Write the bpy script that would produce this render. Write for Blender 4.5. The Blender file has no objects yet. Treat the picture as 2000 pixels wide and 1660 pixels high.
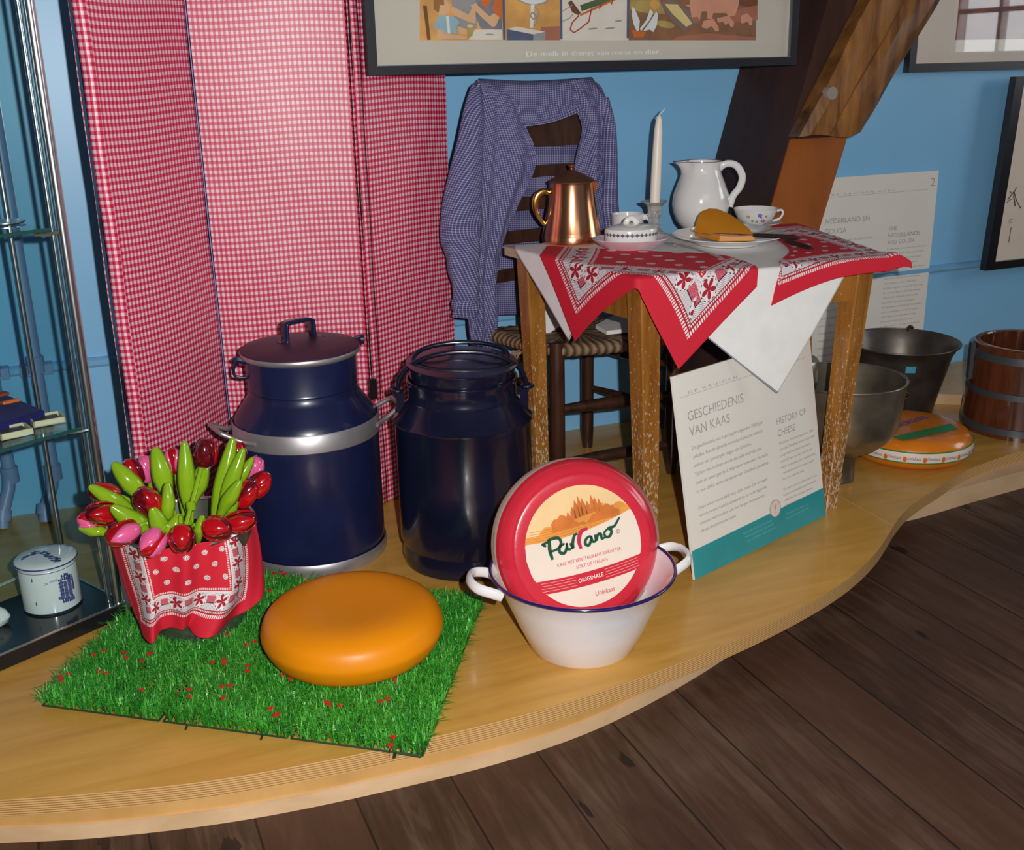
import bpy, math, random
from math import sin, cos, pi, radians, sqrt, atan2, hypot
from mathutils import Vector, Matrix
random.seed(7)
S = bpy.context.scene
COL = S.collection

# ---------------------------------------------------------------- camera
F_PX = 2133.2
H = 1.08
_az = radians(22.05); _p = radians(18.28); _r = radians(-1.275)
def _rz(v):
    c, s = cos(-_az), sin(-_az)
    return Vector((c*v[0]-s*v[1], s*v[0]+c*v[1], v[2]))
_fw = Vector((0, cos(_p), -sin(_p))); _u0 = Vector((0, sin(_p), cos(_p))); _r0 = Vector((1, 0, 0))
RT = _rz(_r0*cos(_r)+_u0*sin(_r)); UP = _rz(-_r0*sin(_r)+_u0*cos(_r)); FW = _rz(_fw)
CAM = Vector((0, 0, H))
cd = bpy.data.cameras.new('camera'); cam = bpy.data.objects.new('camera', cd); COL.objects.link(cam)
cd.sensor_fit = 'HORIZONTAL'; cd.sensor_width = 36; cd.lens = F_PX/2000*36; cd.clip_start = .05; cd.clip_end = 60
m3 = Matrix((RT, UP, -FW)).transposed()
cam.matrix_world = Matrix.Translation(CAM) @ m3.to_4x4()
S.camera = cam
rt0 = Vector((RT.x, RT.y, 0)).normalized(); fw0 = Vector((FW.x, FW.y, 0)).normalized()

# surveying helpers: a viewing ray met with a horizontal or a wall-parallel plane
def _ray(u, v): return RT*((u-1000)/F_PX)+UP*((830-v)/F_PX)+FW
def atz(u, v, z=0.): d = _ray(u, v); return CAM+d*((z-H)/d.z)
def at(u, v, Y): d = _ray(u, v); return CAM+d*(Y/d.y)

# ---------------------------------------------------------------- world, lights, exposure
S.view_settings.view_transform = 'Standard'; S.view_settings.look = 'None'
S.view_settings.gamma = 1; S.view_settings.use_curve_mapping = False
S.view_settings.exposure = 0.0
w = bpy.data.worlds.new('room_air'); S.world = w; w.use_nodes = True
w.node_tree.nodes['Background'].inputs[0].default_value = (.75, .85, 1, 1)
w.node_tree.nodes['Background'].inputs[1].default_value = .13
def light(name, kind, loc, aim, energy, color, size=.1, size_y=None):
    l = bpy.data.lights.new(name, kind); l.energy = energy; l.color = color
    if kind == 'AREA':
        l.size = size
        if size_y: l.shape = 'RECTANGLE'; l.size_y = size_y
    if kind == 'SPOT': l.spot_size = radians(88); l.spot_blend = .55; l.shadow_soft_size = size
    if kind == 'POINT': l.shadow_soft_size = size
    o = bpy.data.objects.new(name, l); COL.objects.link(o); o.location = loc
    o.rotation_euler = (Vector(aim)-Vector(loc)).to_track_quat('-Z', 'Y').to_euler()
    return o
# the camera's own flash, just beside the lens
light('camera_flash', 'SPOT', CAM+RT*.095+UP*.055, at(960, 760, 2.3), 188, (1, .97, .93), .012)
# soft area light added for the room's ambient level, high behind the camera (the right-hand window lights by its own bright sky)
light('ambient_fill', 'AREA', (.6, -1.6, 2.7), (1.2, 2.4, .3), 16, (.84, .92, 1), 2.2, 2.2)

# ---------------------------------------------------------------- materials
class V:                                     # tiny arithmetic layer over math nodes
    def __init__(s, nt, k): s.nt = nt; s.k = k
    def _m(s, op, *a, clamp=False):
        n = s.nt.nodes.new('ShaderNodeMath'); n.operation = op; n.use_clamp = clamp
        for i, x in enumerate((s,)+a):
            if isinstance(x, V): s.nt.links.new(x.k, n.inputs[i])
            else: n.inputs[i].default_value = x
        return V(s.nt, n.outputs[0])
    def __add__(s, o): return s._m('ADD', o)
    def __radd__(s, o): return s._m('ADD', o)
    def __sub__(s, o): return s._m('SUBTRACT', o)
    def __rsub__(s, o): return s._m('MULTIPLY', -1.)._m('ADD', o)
    def __mul__(s, o): return s._m('MULTIPLY', o)
    __rmul__ = __mul__
    def __truediv__(s, o): return s._m('DIVIDE', o)
    def lt(s, o): return s._m('LESS_THAN', o)
    def gt(s, o): return s._m('GREATER_THAN', o)
    def fr(s): return s._m('FRACT')
    def ab(s): return s._m('ABSOLUTE')
    def sn(s): return s._m('SINE')
    def sq(s): return s._m('SQRT')
    def fl(s): return s._m('FLOOR')
    def mn(s, o): return s._m('MINIMUM', o)
    def mx(s, o): return s._m('MAXIMUM', o)
    def at2(s, o): return s._m('ARCTAN2', o)
    def band(s, a, b): return s.gt(a)*s.lt(b)
def hexc(r, g, b):                           # sRGB 0-255 to linear
    f = lambda c: ((c/255+.055)/1.055)**2.4 if c > 10 else c/255/12.92
    return (f(r), f(g), f(b), 1)
class Mat:
    def __init__(s, name, col=(.5, .5, .5, 1), rough=.5, metal=0, spec=.5, coat=0, **kw):
        m = bpy.data.materials.new(name); m.use_nodes = True; s.m = m; s.nt = m.node_tree
        s.b = s.nt.nodes['Principled BSDF']; i = s.b.inputs
        i['Base Color'].default_value = col if len(col) == 4 else (*col, 1)
        i['Roughness'].default_value = rough; i['Metallic'].default_value = metal
        i['Specular IOR Level'].default_value = spec; i['Coat Weight'].default_value = coat
        i['Coat Roughness'].default_value = .08
        for k, v in kw.items(): i[k.replace('_', ' ')].default_value = v
    def n(s, t): return s.nt.nodes.new(t)
    def l(s, a, b): s.nt.links.new(a.k if isinstance(a, V) else a, b)
    def coord(s, kind='Object', scale=(1, 1, 1), rot=(0, 0, 0)):
        t = s.n('ShaderNodeTexCoord'); mp = s.n('ShaderNodeMapping'); s.l(t.outputs[kind], mp.inputs[0])
        mp.inputs['Scale'].default_value = scale; mp.inputs['Rotation'].default_value = rot
        return mp.outputs[0]
    def xyz(s, c):
        n = s.n('ShaderNodeSeparateXYZ'); s.l(c, n.inputs[0]); return [V(s.nt, n.outputs[i]) for i in range(3)]
    def noise(s, c, scale=5, detail=4, rough=.5, dist=0):
        n = s.n('ShaderNodeTexNoise'); s.l(c, n.inputs['Vector']); n.inputs['Scale'].default_value = scale
        n.inputs['Detail'].default_value = detail; n.inputs['Roughness'].default_value = rough; n.inputs['Distortion'].default_value = dist
        return V(s.nt, n.outputs[0])
    def ramp(s, f, stops):
        n = s.n('ShaderNodeValToRGB'); s.l(f, n.inputs[0]); e = n.color_ramp.elements
        while len(e) < len(stops): e.new(.5)
        for q, (p, c) in zip(e, stops): q.position = p; q.color = c if len(c) == 4 else (*c, 1)
        return n.outputs[0]
    def mix(s, f, a, b, mode='MIX'):
        n = s.n('ShaderNodeMix'); n.data_type = 'RGBA'; n.blend_type = mode
        for x, k in ((f, 0), (a, 6), (b, 7)):
            if isinstance(x, V): s.l(x, n.inputs[k])
            elif isinstance(x, bpy.types.NodeSocket): s.l(x, n.inputs[k])
            else: n.inputs[k].default_value = x
        return n.outputs[2]
    def col(s, c): s.l(c, s.b.inputs['Base Color']); return s
    def rough(s, f, lo, hi): s.l(f*(hi-lo)+lo, s.b.inputs['Roughness']); return s
    def bump(s, f, strength=.2, dist=.002):
        n = s.n('ShaderNodeBump'); n.inputs['Strength'].default_value = strength; n.inputs['Distance'].default_value = dist
        s.l(f, n.inputs['Height']); s.l(n.outputs[0], s.b.inputs['Normal']); return s
def plain(name, col, rough=.5, metal=0, vary=.12, scale=6, bump=0, **kw):
    M = Mat(name, col, rough, metal, **kw); c = M.coord('Object'); f = M.noise(c, scale, 4)
    lo = tuple(x*(1-vary) for x in col[:3])+(1,); hi = tuple(min(1, x*(1+vary)) for x in col[:3])+(1,)
    M.col(M.ramp(f, [(.3, lo), (.7, hi)]))
    if bump: M.bump(M.noise(c, scale*12, 3), bump, .001)
    return M.m
def wood(name, dark, light_, scale=(1, 1, 1), rot=(0, 0, 0), rough=.4, grain=14, knots=0, wear=None, coat=0, bump=.15):
    M = Mat(name, light_, rough, coat=coat); c = M.coord('Object', scale, rot)
    a = M.noise(c, grain, 6, .6, .6); f = M.noise(c, grain*.25, 3, .5)
    g = a*.65+f*.35
    col = M.ramp(g, [(.32, dark), (.62, light_)])
    if knots:
        v = M.n('ShaderNodeTexVoronoi'); M.l(c, v.inputs['Vector']); v.inputs['Scale'].default_value = knots
        k = V(M.nt, v.outputs['Distance']).lt(.07); col = M.mix(k*.7, col, tuple(x*.2 for x in dark[:3])+(1,))
    if wear:
        cc = M.coord('Object', (1, 1, .35)); x, y, z = M.xyz(M.coord('Object'))
        s_ = M.noise(cc, 230, 3, .6); lim = z*wear[0]+wear[1]
        col = M.mix(s_._m('GREATER_THAN', lim), col, hexc(196, 176, 150))
    M.col(col); M.rough(a, rough*.8, rough*1.25)
    if bump: M.bump(a, bump, .0015)
    return M.m

def gingham(name, pu, pv, colr, colm, colw, thr=.5, rough=.4, sheen=0, bump=.1):
    M = Mat(name, colr, rough); x, y, z = M.xyz(M.coord('UV'))
    a = (x/pu).fr().lt(thr); b = (y/pv).fr().lt(thr); s = a+b
    col = M.ramp(s/2., [(0, colw), (.25, colm), (.75, colr)])
    M.nt.nodes[-1].color_ramp.interpolation = 'CONSTANT' if False else 'CONSTANT'
    for n in M.nt.nodes:
        if n.type == 'VALTORGB': n.color_ramp.interpolation = 'CONSTANT'
    M.col(col); M.bump(M.noise(M.coord('UV'), 900, 2), bump, .0004)
    return M.m

def bandana(name):
    red, dk, wh, navy, gr = hexc(206, 22, 48), hexc(165, 14, 42), hexc(232, 222, 224), hexc(28, 30, 60), hexc(168, 162, 172)
    M = Mat(name, red, .75); u, v, _ = M.xyz(M.coord('UV'))
    du = u.mn(1.-u); dv = v.mn(1.-v); d = du.mn(dv); sel = du.lt(dv); l = sel*v+(1.-sel)*u
    c = M.noise(M.coord('UV'), 160, 2, .6)
    inner = red
    # medallions on the field, alternating rows
    row = (v/.095).fl(); off = (row*.5).fr()
    cu = ((u/.12+off).fr()-.5)*1.26; cv = ((v/.095).fr()-.5); r = (cu*cu+cv*cv).sq(); th = cv.at2(cu)
    lobe = (th*11.).sn()*.035+.19
    med = r.lt(lobe); dots = r.band(.085, .14)*(th*7.).sn().gt(.25); core = r.lt(.03)
    col = M.mix(med, inner, wh); col = M.mix(dots+core, col, navy)
    # border of the scarf, from the hem inwards
    def over(col, mask, c2): return M.mix(mask, col, c2)
    band_ = d.lt(.262); col = over(col, band_, red)
    # inner dotted line
    z1 = d.band(.236, .262); t = (l/.012).fr().band(.25, .8); col = over(col, z1*t*d.band(.243, .256), wh)
    col = over(col, d.band(.228, .236), wh)
    lace = d.band(.128, .228); col = over(col, lace, wh)
    hatch = ((l+d*.9)/.0085).fr().lt(.42); col = over(col, lace*d.band(.128, .168)*hatch, gr)
    speck = c.gt(.56); col = over(col, lace*speck*d.band(.19, .228), gr)
    # zig-zag blocks between the flowers
    q = (l/.15).fr(); blk = q.band(.0, .36)*d.band(.168, .208)
    zz = ((d+(q*3.).fr().ab()*0.+((q*11.1).fr()-.5).ab()*.022)/.0085).fr().lt(.55)
    col = over(col, blk, dk); col = over(col, blk*zz, hexc(226, 120, 140))
    col = over(col, q.band(.0, .36)*d.band(.163, .168), navy)
    # flowers
    fx = (q-.68)*.15; fy = d-.176; fr_ = (fx*fx+fy*fy).sq(); ft = fy.at2(fx)
    pet = fr_.lt((ft*2.5).sn().ab()*.034+.005); halo = fr_.lt((ft*10.).sn()*.004+.043)
    col = over(col, halo*lace, wh); col = over(col, pet, dk)
    bx = fx; by = d-.211; br = (bx*bx+by*by).sq(); col = over(col, br.lt(.0075), dk)
    edge = fr_.band(.041, .045)*lace*(ft*12.).sn().gt(.2); col = over(col, edge, navy)
    # outer dotted line and the tassel dashes
    col = over(col, d.band(.108, .128), dk); t2 = (l/.011).fr().lt(.55)
    col = over(col, d.band(.113, .123)*t2, wh)
    t3 = (l/.0135).fr().lt(.6); col = over(col, d.band(.088, .105)*t3, wh)
    M.col(col); M.bump(M.noise(M.coord('UV'), 700, 2), .12, .0004)
    return M.m

MW = {}
MW['wall'] = plain('blue_wall_paint', (.235, .54, .85, 1), .38, vary=.03, scale=2)
MW['wall2'] = plain('room_plaster', (.42, .40, .36, 1), .8)
MW['trimblue'] = plain('blue_trim_paint', (.20, .47, .76, 1), .28, vary=.04)
MW['pipe'] = plain('painted_pipe_blue', (.24, .32, .56, 1), .4)
MW['gold_ply'] = wood('birch_plywood_varnished', (.47, .235, .036, 1), (.62, .335, .070, 1), (1.2, 9, 3), (0, 0, .25), .33, 3.2, coat=.15, bump=.02)
MW['fascia'] = wood('birch_fascia', (.47, .26, .08, 1), (.60, .34, .12, 1), (4, 4, 1), rough=.35, grain=2.5, bump=.02)
MW['fascia_pale'] = wood('birch_skirting_pale', (.53, .35, .19, 1), (.66, .45, .27, 1), (2, 2, 4), rough=.45, grain=4, bump=.02)
def ply_edge():
    M = Mat('plywood_edge_layers', rough=.4); x, y, z = M.xyz(M.coord('Object'))
    s = (z/.0042+M.noise(M.coord('Object'), 6, 2)*.3).fr(); n = M.noise(M.coord('Object', (30, 30, 4)), 12, 3)
    M.col(M.mix(s.lt(.4), M.mix(n, (.56, .33, .12, 1), (.66, .42, .18, 1)), M.mix(n, (.26, .12, .035, 1), (.38, .19, .06, 1)))); return M.m
MW['ply_edge'] = ply_edge()
def floor_mat():
    M = Mat('old_dark_floorboards', rough=.5, spec=.3); c = M.coord('Object'); x, y, z = M.xyz(c)
    wv = M.noise(M.coord('Object', (1, .35, 1)), 1.2, 2)*.012
    px = (x+wv)/.165; i = px.fl(); f = px.fr(); e = f.mn(1.-f)
    k = (i*12.9898).sn()*43758.5; k = k.fr()
    jj = (y+k*2.3)/2.4; j2 = jj.fr(); je = j2.mn(1.-j2)
    cc = M.coord('Object', (1, .09, 1)); cmb = M.n('ShaderNodeCombineXYZ'); M.l(x+k*3., cmb.inputs[0]); M.l(y*.10, cmb.inputs[1]); M.l(k*5., cmb.inputs[2])
    g = M.noise(cmb.outputs[0], 38, 7, .65, .7); g2 = M.noise(c, 3.2, 5, .6)
    t = g*.6+g2*.4
    col = M.ramp(t, [(.30, (.014, .007, .0045, 1)), (.5, (.054, .027, .016, 1)), (.72, (.14, .088, .062, 1))])
    col = M.mix(k*.6, col, (.075, .032, .018, 1)); 
    v = M.n('ShaderNodeTexVoronoi'); cm2 = M.n('ShaderNodeCombineXYZ'); M.l(x*1., cm2.inputs[0]); M.l(y*.6, cm2.inputs[1]); M.l(cm2.outputs[0], v.inputs['Vector']); v.inputs['Scale'].default_value = 6.5
    kn = V(M.nt, v.outputs['Distance'])+(g-.5)*.30
    col = M.mix(kn.lt(.125)*.8, col, (.008, .004, .003, 1))
    col = M.mix(e.lt(.012)*.85, col, (.006, .003, .002, 1))
    M.col(col); M.rough(g2, .38, .68)
    M.bump(g*.5+e.mn(.02)*20., .35, .003); return M.m
MW['floor'] = floor_mat()
MW['red_check'] = gingham('red_white_gingham', .0112, .0142, hexc(184, 10, 54), hexc(214, 96, 124), hexc(232, 202, 214), rough=.42)
MW['shirt'] = gingham('blue_checked_shirting', .0056, .0056, hexc(186, 184, 206), hexc(126, 124, 164), hexc(66, 64, 112), .28, rough=.85)
MW['bandana'] = bandana('red_bandana_print')
MW['white_cloth'] = plain('white_linen', (.80, .79, .78, 1), .85, vary=.04, bump=.15, scale=20)
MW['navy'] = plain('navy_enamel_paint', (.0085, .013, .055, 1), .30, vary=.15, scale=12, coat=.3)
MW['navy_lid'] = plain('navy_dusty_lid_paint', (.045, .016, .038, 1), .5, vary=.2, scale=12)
MW['navy_dark'] = plain('black_blue_gloss_paint', (.0065, .0075, .024, 1), .2, vary=.2, scale=9, bump=.08, coat=.4)
MW['alu'] = plain('aluminium_band', (.46, .44, .46, 1), .42, .75, vary=.1, scale=20)
MW['chrome'] = plain('chromed_steel', (.74, .73, .75, 1), .26, 1, vary=.05)
MW['copper'] = plain('polished_copper', (.83, .38, .20, 1), .19, 1, vary=.06)
MW['copper_dark'] = plain('tarnished_copper', (.30, .13, .06, 1), .42, .85, vary=.15)
MW['brass'] = plain('polished_brass', (.72, .44, .13, 1), .2, 1, vary=.08)
MW['porcelain'] = plain('white_glazed_porcelain', (.80, .78, .77, 1), .12, vary=.03, coat=.6)
MW['pinkglaze'] = plain('pale_pink_glaze', (.66, .50, .56, 1), .15, vary=.05, coat=.5)
MW['greymark'] = plain('grey_printed_ornament', (.10, .11, .13, 1), .3)
MW['enamel'] = plain('white_enamel', (.80, .78, .82, 1), .14, vary=.02, coat=.7)
MW['enamelblue'] = plain('navy_enamel_rim', (.022, .010, .105, 1), .15, coat=.7)
MW['wax'] = plain('cream_candle_wax', (.84, .76, .66, 1), .4, vary=.03, Subsurface_Weight=.15)
MW['wick'] = plain('white_wick', (.75, .72, .66, 1), .8)
MW['cheese'] = plain('orange_cheese_rind', (.72, .235, .002, 1), .40, vary=.08, scale=3, spec=.3)
MW['cheesecut'] = plain('cut_cheese', (.62, .235, .008, 1), .42, vary=.06, scale=9)
MW['redwax'] = plain('red_waxed_wrap', (.60, .022, .045, 1), .26, vary=.06, bump=.25, scale=10, coat=.5)
MW['paper_cream'] = plain('cream_label_paper', (.80, .68, .58, 1), .35, vary=.03)
MW['paper_white'] = plain('white_board_print', (.86, .82, .76, 1), .35, vary=.02, coat=.2)
MW['teal'] = plain('teal_print', (.02, .30, .34, 1), .35, vary=.12, scale=8)
MW['ink'] = plain('grey_brown_ink', (.36, .33, .30, 1), .6)
MW['inkmid'] = plain('grey_heading_ink', (.42, .38, .36, 1), .6)
MW['inkwhite'] = plain('white_ink', (.85, .85, .82, 1), .6)
MW['inkteal'] = plain('pale_teal_ink', (.20, .50, .52, 1), .6)
MW['green_ink'] = plain('dark_green_ink', (.006, .075, .04, 1), .35)
MW['red_ink'] = plain('crimson_ink', (.50, .02, .07, 1), .35)
MW['black'] = plain('black_lacquer', (.012, .011, .014, 1), .3, vary=.2)
MW['blackedge'] = plain('dark_frame_profile', (.02, .02, .026, 1), .35)
MW['blacktray'] = plain('black_laminate', (.010, .012, .014, 1), .16)
MW['table'] = wood('worn_varnished_pine', (.20, .070, .010, 1), (.40, .165, .030, 1), (9, 9, 1.2), rough=.3, grain=5, coat=.3, wear=(.34, .505))
MW['tabletop_bare'] = wood('bare_pale_wood', (.42, .30, .18, 1), (.62, .48, .33, 1), rough=.6)
MW['chair'] = wood('dark_stained_chair_wood', (.020, .008, .005, 1), (.060, .022, .011, 1), (8, 8, 1.5), rough=.35, grain=5, coat=.15)
def rush():
    M = Mat('woven_rush', rough=.7); x, y, z = M.xyz(M.coord('UV'))
    a = (x*120.+M.noise(M.coord('UV'), 30, 3)*2.).sn()*.5+.5; n = M.noise(M.coord('UV', (4, 40, 1)), 12, 4)
    M.col(M.ramp(a*.5+n*.5, [(.25, (.055, .03, .016, 1)), (.7, (.30, .19, .105, 1))])); M.bump(a, .5, .003); return M.m
MW['rush'] = rush()
MW['beam'] = wood('dark_aged_oak_beam', (.020, .007, .005, 1), (.060, .021, .014, 1), (5, 5, .8), rough=.65, grain=3, bump=.2)
MW['orange_face'] = wood('orange_timber', (.20, .045, .005, 1), (.33, .088, .008, 1), (5, 5, 1), rough=.6, grain=3, bump=.1)
MW['brace'] = wood('honey_varnished_old_timber', (.045, .014, .006, 1), (.34, .14, .030, 1), (9, 4, .7), (0, radians(36), 0), .35, 3.6, coat=.2, bump=.6)
MW['plug'] = plain('pale_dowel_end', (.32, .26, .22, 1), .6)
MW['bmetal'] = plain('dull_tinned_steel', (.34, .30, .23, 1), .33, .85, vary=.3, scale=14)
MW['bmetal_dark'] = plain('dark_tinned_steel', (.15, .13, .115, 1), .38, .8, vary=.3, scale=14)
MW['bucket'] = plain('galvanised_bucket', (.34, .35, .33, 1), .3, .9, vary=.2, scale=12)
MW['stave'] = wood('red_brown_staves', (.045, .012, .006, 1), (.13, .036, .014, 1), (14, 14, 1), rough=.22, grain=4, coat=.5)
MW['hoop'] = plain('grey_iron_hoop', (.10, .105, .12, 1), .35, .5)
MW['tulip_red'] = plain('glossy_red_lacquer', (.38, .003, .008, 1), .10, vary=.25, scale=14, coat=1)
MW['tulip_dark'] = plain('glossy_dark_red_lacquer', (.115, .002, .008, 1), .10, vary=.3, scale=14, coat=1)
MW['tulip_pink'] = plain('glossy_pink_lacquer', (.72, .11, .29, 1), .15, vary=.08, coat=1)
MW['leaf'] = plain('glossy_leaf_green', (.225, .40, .012, 1), .14, vary=.15, coat=.8)
MW['grass'] = Mat('plastic_grass_blades', rough=.4)
MW['plastic_dk'] = plain('dark_green_plastic', (.010, .05, .022, 1), .4)
MW['grassred'] = plain('red_plastic_flower', (.55, .02, .012, 1), .5)
MW['velvet'] = plain('royal_blue_velvet', (.008, .006, .115, 1), .85, vary=.2, **{'Sheen_Weight': .08})
MW['orange'] = plain('orange_tile', (.78, .14, .02, 1), .4)
MW['tin'] = plain('cream_box_card', (.72, .62, .40, 1), .5)
MW['soot'] = plain('dark_printed_inlay', (.08, .065, .07, 1), .5, vary=.5, scale=80)
MW['delft'] = plain('delft_blue_glaze', (.035, .035, .22, 1), .15, vary=.5, scale=90, coat=.6)
MW['sticker'] = plain('light_blue_sticker', (.04, .42, .62, 1), .5)
MW['orangewrap'] = plain('orange_cheese_wrap', (.72, .20, .010, 1), .25, coat=.5)
MW['labelgreen'] = plain('green_label_ink', (.03, .22, .045, 1), .35)
MW['labelblue'] = plain('blue_label_ink', (.06, .07, .35, 1), .4)
MW['matboard'] = plain('warm_grey_poster_paper', (.62, .56, .48, 1), .22, vary=.03, coat=.25)
MW['wood_lt'] = wood('light_crate_wood', (.30, .17, .09, 1), (.45, .28, .16, 1), rough=.5)
_g = Mat('clear_glass', (.80, .93, .92, 1), .02); _g.b.inputs['Transmission Weight'].default_value = 1; _g.b.inputs['IOR'].default_value = 1.05
MW['glass'] = _g.m
def thin_glass(name, tint, refl):
    m = bpy.data.materials.new(name); m.use_nodes = True; nt = m.node_tree; nt.nodes.clear()
    o = nt.nodes.new('ShaderNodeOutputMaterial'); t = nt.nodes.new('ShaderNodeBsdfTransparent'); t.inputs[0].default_value = tint
    g = nt.nodes.new('ShaderNodeBsdfGlossy'); g.inputs['Roughness'].default_value = .02; f = nt.nodes.new('ShaderNodeFresnel'); 
    gm_ = nt.nodes.new('ShaderNodeNewGeometry'); mr = nt.nodes.new('ShaderNodeMapRange'); mr.inputs['To Min'].default_value = refl; mr.inputs['To Max'].default_value = 1/refl
    nt.links.new(gm_.outputs['Backfacing'], mr.inputs['Value']); nt.links.new(mr.outputs[0], f.inputs[0])
    x = nt.nodes.new('ShaderNodeMixShader'); nt.links.new(f.outputs[0], x.inputs[0]); nt.links.new(t.outputs[0], x.inputs[1]); nt.links.new(g.outputs[0], x.inputs[2]); nt.links.new(x.outputs[0], o.inputs[0]); return m
MW['pane'] = thin_glass('display_glass', (.80, .90, .90, 1), 1.35)
MW['pane_clear'] = thin_glass('picture_glass', (.95, .97, .97, 1), 1.45)
_g = Mat('pressed_glass', (.85, .82, .80, 1), .06); _g.b.inputs['Transmission Weight'].default_value = .75; _g.b.inputs['IOR'].default_value = 1.5
MW['crystal'] = _g.m
MW['pane_gloss'] = thin_glass('glossy_picture_glass', (.97, .98, .98, 1), 1.75)
MW['silver'] = plain('worn_silver', (.62, .60, .58, 1), .3, .7)
_g = MW['grass']; _a = _g.n('ShaderNodeAttribute'); _a.attribute_name = 'tone'
_g.col(_g.ramp(V(_g.nt, _a.outputs['Fac']), [(0, (.010, .13, .012, 1)), (.5, (.035, .32, .022, 1)), (1, (.16, .56, .085, 1))])); MW['grass'] = _g.m
def art(name, c, vary=.22):
    if name not in MW: MW[name] = plain('print_'+name, hexc(*c), .5, vary=vary, scale=18)
    return MW[name]

# ---------------------------------------------------------------- mesh builder
class MB:
    def __init__(s): s.v = []; s.f = []; s.mi = []; s.uv = {}
    def add(s, vs, fs, mi=0, uvs=None):
        o = len(s.v); s.v += [Vector(p) for p in vs]
        for f in fs: s.f.append([o+i for i in f]); s.mi.append(mi)
        if uvs:
            for i, q in enumerate(uvs): s.uv[o+i] = q
        return s
    def box(s, c, d, rz=0, mi=0, M=None):
        c = Vector(c); hx, hy, hz = d[0]/2, d[1]/2, d[2]/2
        R = M or Matrix.Rotation(rz, 3, 'Z')
        vs = [c+R@Vector((x*hx, y*hy, z*hz)) for z in (-1, 1) for y in (-1, 1) for x in (-1, 1)]
        return s.add(vs, [(0, 2, 3, 1), (4, 5, 7, 6), (0, 1, 5, 4), (2, 6, 7, 3), (0, 4, 6, 2), (1, 3, 7, 5)], mi)
    def hexa(s, b, t, mi=0):                 # eight corners: bottom ring, top ring
        return s.add(list(b)+list(t), [(3, 2, 1, 0), (4, 5, 6, 7), (0, 1, 5, 4), (1, 2, 6, 5), (2, 3, 7, 6), (3, 0, 4, 7)], mi)
    def prism(s, pts, z0, z1, mi=0, mi_side=None):
        n = len(pts); vs = [(x, y, z0) for x, y in pts]+[(x, y, z1) for x, y in pts]
        s.add(vs, [list(range(n))[::-1], list(range(n, 2*n))], mi)
        s.add(vs, [(i, (i+1) % n, n+(i+1) % n, n+i) for i in range(n)], mi if mi_side is None else mi_side)
        return s
    def lathe(s, prof, c=(0, 0, 0), seg=48, axis=None, mi=0, a0=0, a1=2*pi, scl=(1, 1), wob=None):
        c = Vector(c); full = abs(a1-a0-2*pi) < 1e-6; n = seg if full else seg+1
        Q = Vector((0, 0, 1)).rotation_difference(Vector(axis)).to_matrix() if axis is not None else Matrix.Identity(3)
        vs = []; 
        for r, z in prof:
            for i in range(n):
                a = a0+(a1-a0)*i/seg; rr = r*(wob(a, z) if wob else 1)
                vs.append(c+Q@Vector((rr*cos(a)*scl[0], rr*sin(a)*scl[1], z)))
        fs = []
        for k in range(len(prof)-1):
            for i in range(n if full else n-1):
                j = (i+1) % n; fs.append((k*n+i, k*n+j, (k+1)*n+j, (k+1)*n+i))
        s.add(vs, fs, mi)
        if full:
            if prof[0][0] > 1e-6: s.add(vs[:n], [list(range(n))[::-1]], mi) if prof[0][0] < 0 else None
        return s
    def tube(s, pts, r, seg=10, mi=0, closed=False, flat=None, cap=True):
        P = [Vector(p) for p in pts]; n = len(P); rr = r if isinstance(r, (list, tuple)) else [r]*n
        vs = []; up = None
        for i, p in enumerate(P):
            a = P[(i-1) % n] if (closed or i) else P[i]; b = P[(i+1) % n] if (closed or i < n-1) else P[i]
            t = (b-a).normalized()
            if up is None:
                up = Vector((0, 0, 1)) if abs(t.z) < .9 else Vector((0, 1, 0))
                if flat is not None: up = Vector(flat[2])
            x = t.cross(up); x = x.normalized() if x.length > 1e-6 else Vector((1, 0, 0)); y = x.cross(t).normalized(); up = y
            fx, fy = (flat[0], flat[1]) if flat is not None else (1, 1)
            for k in range(seg):
                an = 2*pi*k/seg; vs.append(p+x*cos(an)*rr[i]*fx+y*sin(an)*rr[i]*fy)
        fs = [(i*seg+k, i*seg+(k+1) % seg, ((i+1) % n)*seg+(k+1) % seg, ((i+1) % n)*seg+k) for i in range(n if closed else n-1) for k in range(seg)]
        if cap and not closed: fs += [list(range(seg))[::-1], [(n-1)*seg+k for k in range(seg)]]
        return s.add(vs, fs, mi)
    def grid(s, rows, uvrows=None, mi=0, thick=0):
        n = len(rows[0]); vs = [p for r in rows for p in r]; uv = [q for r in uvrows for q in r] if uvrows else None
        fs = [(i*n+j, i*n+j+1, (i+1)*n+j+1, (i+1)*n+j) for i in range(len(rows)-1) for j in range(n-1)]
        return s.add(vs, fs, mi, uv)
    def xf(s, M):
        s.v = [M@p for p in s.v]; return s
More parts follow.
